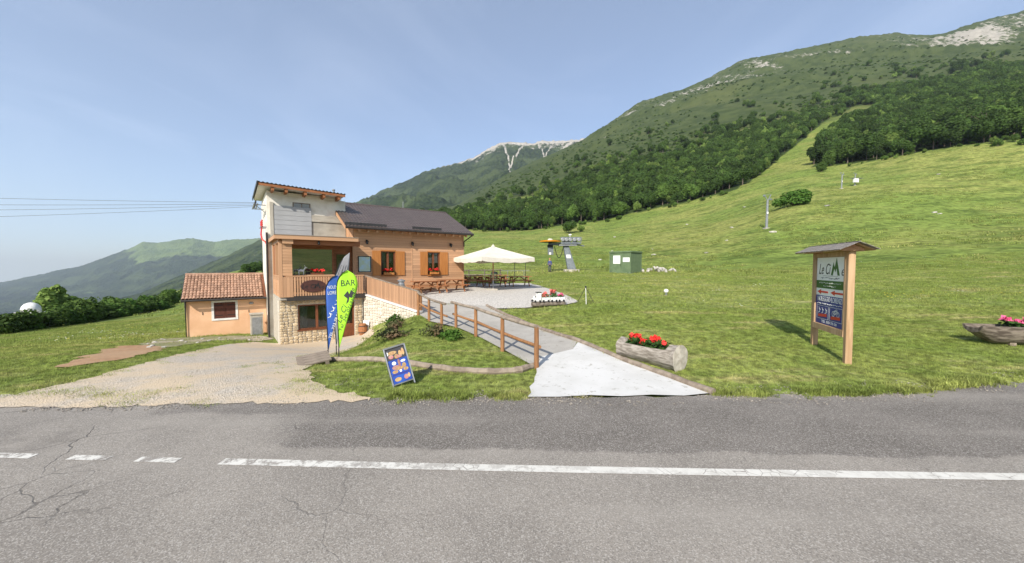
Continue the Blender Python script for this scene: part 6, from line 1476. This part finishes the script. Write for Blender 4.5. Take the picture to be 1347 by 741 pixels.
# ------------------------------------------------------------------ scattered stuff: forest interior, mountain scrub, grass
def scatter(name, pts, scl, sources, label, cat, mat, seed=0):
    me_ = bpy.data.meshes.new(name); me_.vertices.add(len(pts)); me_.vertices.foreach_set('co', np.asarray(pts, float).ravel())
    me_.attributes.new('scl', 'FLOAT', 'POINT').data.foreach_set('value', np.asarray(scl, np.float32))
    o = link(name, me_); tag(o, label, cat, kind='stuff')
    g = bpy.data.node_groups.new(name, 'GeometryNodeTree'); g.interface.new_socket('Geometry', in_out='INPUT', socket_type='NodeSocketGeometry'); g.interface.new_socket('Geometry', in_out='OUTPUT', socket_type='NodeSocketGeometry')
    N_ = g.nodes.new; gi = N_('NodeGroupInput'); go = N_('NodeGroupOutput'); iop = N_('GeometryNodeInstanceOnPoints'); jn = N_('GeometryNodeJoinGeometry')
    for s_ in reversed(sources):
        oi = N_('GeometryNodeObjectInfo'); oi.inputs['Object'].default_value = s_; oi.inputs['As Instance'].default_value = True; oi.transform_space = 'ORIGINAL'; g.links.new(oi.outputs['Geometry'], jn.inputs[0])
    rv = N_('FunctionNodeRandomValue'); rv.data_type = 'FLOAT_VECTOR'; rv.inputs[0].default_value = (-.06, -.06, 0); rv.inputs[1].default_value = (.06, .06, 6.283); rv.inputs['Seed'].default_value = seed
    ri = N_('FunctionNodeRandomValue'); ri.data_type = 'INT'; ri.inputs['Seed'].default_value = seed + 1
    for s_ in ri.inputs:
        if s_.name == 'Min' and s_.type == 'INT': s_.default_value = 0
        if s_.name == 'Max' and s_.type == 'INT': s_.default_value = len(sources) - 1
    na_ = N_('GeometryNodeInputNamedAttribute'); na_.data_type = 'FLOAT'; na_.inputs['Name'].default_value = 'scl'
    L = g.links.new; L(gi.outputs[0], iop.inputs['Points']); L(jn.outputs[0], iop.inputs['Instance']); iop.inputs['Pick Instance'].default_value = True
    L([s_ for s_ in ri.outputs if s_.type == 'INT'][0], iop.inputs['Instance Index']); L(rv.outputs[0], iop.inputs['Rotation']); L(na_.outputs[0], iop.inputs['Scale']); L(iop.outputs[0], go.inputs[0])
    o.modifiers.new('scatter', 'NODES').node_group = g
    return o
def sources(name, meshes, spots, parent_label=None):
    """the pattern pieces are ordinary pieces of the stuff, standing where it grows"""
    res = []
    for me_, (x, y) in zip(meshes, spots):
        o = link(name, me_, loc=(x, y, h(x, y))); res.append(o)
    return res
def joined(a, b):
    bm_ = bmesh.new(); bm_.from_mesh(a); bm_.from_mesh(b); n0 = len(a.polygons)
    bm_.faces.ensure_lookup_table()
    for f_ in bm_.faces[n0:]: f_.material_index = 1
    me_ = bpy.data.meshes.new('tree'); bm_.to_mesh(me_); bm_.free(); me_.materials.append(a.materials[0]); me_.materials.append(b.materials[0]); return me_
rest = [i for i in range(len(xg)) if i not in front]
ux, uy = rg.uniform(-120, 900, 9000), rg.uniform(300, 640, 9000); up_ = np.interp(ux / uy * 483 + 673.5, *zip(*UPPER)); uk = (uy > up_ - 10) & (ux / uy < 1.6) & (ux / uy > -.5) & (rg.random(9000) < .55 * np.exp(-np.maximum(uy - up_, 0) / 60)) & (fbm(ux / 40, uy / 40, 3) > .45); ux, uy = ux[uk], uy[uk]
FT = [joined(*t) for t in TREES]
inner = [(xg[i], yg[i], h(xg[i], yg[i]) - .15) for i in rest]
src = sources('tree', FT, [(p[0], p[1]) for p in inner[:5]])
inner += [(a, b, h(a, b) - .2) for a, b in zip(ux, uy)]
fo = scatter('forest', inner[5:], [rt.uniform(.7, 1.4) for _ in inner[5:]], src, 'dense green broadleaf forest covering the slope behind its front rows', 'forest', None, 3)
for s_ in src: s_.parent = fo
# scrub on the mountain side
sx_, sy_ = [], []
A_ = rg.uniform(-.1, 1.55, 20000); Y_ = np.exp(rg.uniform(math.log(330), math.log(1050), 20000)); X_ = A_ * Y_
keep = (~forest_mask(X_, Y_)) & (Y_ > np.interp(X_ / Y_ * 483 + 673.5, *zip(*UPPER)) - 10) & (fbm(X_ / 70, Y_ / 70, 4) > rg.uniform(.36, .66, 20000)) & (rg.random(20000) < np.interp(Y_, [330, 450, 1050], [.7, .35, .25]))
X_, Y_ = X_[keep], Y_[keep]; Z_ = H(X_, Y_)
SB = [crown_mesh('scrub_bush', ('leaf_dark', 'leaf_hedge', 'leaf_mid')[i], 2.0, 1.5, .7, 9, 260, .34, 400 + i) for i in range(3)]
src = sources('scrub_bush', SB, [(X_[i], Y_[i]) for i in range(3)])
so_ = scatter('mountain_scrub', np.stack([X_[3:], Y_[3:], Z_[3:] - .2], -1), rg.uniform(.45, 1.0, len(X_) - 3) ** 1.5 * 1.6, src, 'dark scrub dotted over the mountain slope above the forest', 'scrub', None, 5)
for s_ in src: s_.parent = so_
# grass
def tuft(n, rad, h0, h1, wd, mat, seed, lean=.5):
    r_ = random.Random(seed); m_ = MB()
    for i in range(n):
        a = r_.uniform(0, 6.28); q = rad * math.sqrt(r_.random()); c = Vector((q * math.cos(a), q * math.sin(a), -.01)); b = r_.uniform(0, 6.28); L = r_.uniform(h0, h1)
        d = Vector((math.cos(b), math.sin(b), 0)); s_ = Vector((-d.y, d.x, 0)) * wd * r_.uniform(.6, 1.2); t1_ = c + d * L * lean * .3 + Vector((0, 0, L * .6)); t2_ = c + d * L * lean * r_.uniform(.5, 1.3) + Vector((0, 0, L * r_.uniform(.75, 1)))
        m_.add([c - s_, c + s_, t1_ + s_ * .7, t1_ - s_ * .7, t2_], [(0, 1, 2, 3), (3, 2, 4)])
    me_ = bpy.data.meshes.new('tuft'); me_.from_pydata(m_.v, [], m_.f); me_.materials.append(MATS[mat]); me_.update(); return me_
def outside_paved(x, y, extra=()):
    bad = np.zeros(x.shape, bool)
    for p in PAVED + [P_SOIL] + list(extra): bad |= inside(x, y, p)
    foot = [WB(-.3, -.1)[:2], WB(4.0, -.1)[:2], WB(4.0, 1.4)[:2], WB(11.4, 1.4)[:2], WB(11.4, 9)[:2], WB(-4, 10)[:2], WB(-4, 5.4)[:2], WB(-.3, 5.4)[:2]]
    bad |= inside(x, y, foot); return ~bad
PAVED_SOFT = [P_YARD]
def field(name, mesh_args, y0, y1, count, s0, s1, label, seed, pale=.5):
    g_ = np.random.default_rng(seed); y = np.sqrt(g_.uniform(y0 ** 2, y1 ** 2, count)) if y1 < 60 else np.exp(g_.uniform(math.log(y0), math.log(y1), count))
    a = g_.uniform(-1.62, 1.55, count); x = a * y; weeds = inside(x, y, P_YARD) & (fbm(x / .8, y / .8, 3) > .60) & ((x > -7.2) | (y < 7.6) | (x < -11.2)) & (y < 14)
    sg = np.where(x > -7.5, .55, .32); jx, jy = g_.normal(0, 1, (2, count)) * sg; soft = ~inside(x + jx, y + np.abs(jy) * np.where(y < 8.2, 1, np.sign(jy)), P_YARD) & inside(x, y, P_YARD) & (y < 14.5) & ~inside(x, y, P_ROAD)
    ok = (outside_paved(x, y) | weeds | soft) & ~(inside(x, y, P_PALE) & (g_.random(count) < .85)); x, y = x[ok], y[ok]
    if y1 > 60:
        k = ~forest_mask(x, y) & (y < np.interp(x / y * 483 + 673.5, *zip(*UPPER))) & (fbm(x / 9, y / 6, 4) > g_.uniform(.40, .62, x.shape)) & (g_.random(x.shape) < sstep(y + x * .1, 36, 95)); x, y = x[k], y[k]
    z = H(x, y); sc_ = g_.uniform(s0, s1, len(x))
    ms = [tuft(*mesh_args, seed * 7 + i) for i in range(3)]
    src = sources('grass_tuft', ms, [(x[i], y[i]) for i in range(3)])
    o = scatter(name, np.stack([x[3:], y[3:], z[3:] - .005], -1), sc_[3:], src, label, 'grass', None, seed)
    for s_ in src: s_.parent = o
field('lawn_grass', (46, .16, .03, .075, .0035, 'blade'), 6.3, 17, 24000, .7, 1.25, 'short mown grass of the lawn, bank and verge near the road', 51)
vx = rg.uniform(-2.4, 15, 1500); vx = vx[(vx < .25) | (vx > 3.9)]; vy = np.interp(vx, [p[0] for p in ROAD_FAR], [p[1] for p in ROAD_FAR]) + rg.normal(.06, .11, len(vx)); vk = fbm(vx / .6, vy / .6, 3) > .42; vx, vy = vx[vk], vy[vk]
src = sources('weed', [tuft(26, .09, .05, .16, .005, 'blade', 900 + i, .8) for i in range(3)], [(vx[i], vy[i]) for i in range(3)])
ve_ = scatter('verge_weeds', np.stack([vx[3:], vy[3:], H(vx[3:], vy[3:])], -1), rg.uniform(.5, 1.3, len(vx) - 3), src, 'ragged weeds creeping over the edge of the asphalt', 'weeds', None, 61)
for s_ in src: s_.parent = ve_
field('rough_grass', (46, .34, .05, .13, .008, 'blade'), 16, 46, 17000, .7, 1.3, 'mown grass of the lawn around the lift station and the lower field', 52)
field('meadow_grass', (40, .8, .10, .34, .035, 'blade_tall'), 34, 260, 17000, .6, 1.5, 'tussocky grass of the hillside meadow', 53)

gx = rg.uniform(-13, 15, 9000); ge = np.interp(gx, [p[0] for p in ROAD_FAR], [p[1] for p in ROAD_FAR]); gy = ge + rg.normal(0, .22, 9000)
yk_ = (gx < -3.2); gy = np.where(yk_, ge + np.abs(rg.normal(0, .9, 9000)) - .35, gy); gk = ~(inside(gx, gy, P_APRON)); gx, gy = gx[gk], gy[gk]
gk = fbm(gx / .7, gy / .7, 3) > .52; gx, gy = gx[gk], gy[gk]
CH = [m2.copy() for m2 in RK[:3]]
for m2 in CH: m2.materials.clear(); m2.materials.append(MATS['chip'])
src = sources('chipping', CH, [(gx[i], gy[i]) for i in range(3)])
for s_ in src: s_.scale = (.03,) * 3
co_ = scatter('loose_chippings', np.stack([gx[3:], gy[3:], H(gx[3:], gy[3:]) + .012], -1), rg.uniform(.008, .032, len(gx) - 3), src, 'loose stone chippings strewn along the road edge', 'gravel', None, 71)
for s_ in src: s_.parent = co_
def bloom(c, seed):
    r_ = random.Random(seed); m_ = MB()
    for i in range(7):
        p = Vector((r_.gauss(0, .35), r_.gauss(0, .35), r_.uniform(.08, .2))); q = r_.uniform(.014, .026); m_.add([p + Vector((-q, -q, 0)), p + Vector((q, -q, .3 * q)), p + Vector((q, q, .5 * q)), p + Vector((-q, q, .2 * q))], [(0, 1, 2, 3)])
    return m_.mesh('blossom', c)
fy = np.exp(rg.uniform(math.log(9), math.log(110), 7000)); fx = rg.uniform(-1.6, 1.5, 7000) * fy; fk = outside_paved(fx, fy, [P_PALE]) & (fy > 17) & (fbm(fx / 7, fy / 4, 4) > .55) & (rg.random(7000) < np.interp(fy, [9, 25, 60], [.12, .5, 1])); fx, fy = fx[fk], fy[fk]
src = sources('blossom', [bloom('petal_white', 1), bloom('petal_yellow', 2), bloom('petal_yellow', 3)], [(fx[i], fy[i]) for i in range(3)])
fo_ = scatter('meadow_flowers', np.stack([fx[3:], fy[3:], H(fx[3:], fy[3:])], -1), rg.uniform(.6, 1.5, len(fx) - 3), src, 'white and yellow wild flowers sprinkled through the grass', 'flowers', None, 81)
for s_ in src: s_.parent = fo_
# ------------------------------------------------------------------ haze: one closed box of thin even air round the whole scene
k = NT('haze'); k.t.nodes.remove(k.b); pv = k.n('ShaderNodeVolumePrincipled'); pv.inputs['Color'].default_value = (.73, .85, 1.0, 1); pv.inputs['Density'].default_value = 7.2e-5; pv.inputs['Anisotropy'].default_value = .1
k.l(pv.outputs[0], k.t.nodes['Material Output'].inputs['Volume'])
hb = MB().box(-19000, 19000, -900, 8000, -2200, 1150).build('haze', 'haze'); tag(hb, 'thin blue summer haze over the valley and the far ridges', 'haze', kind='stuff')
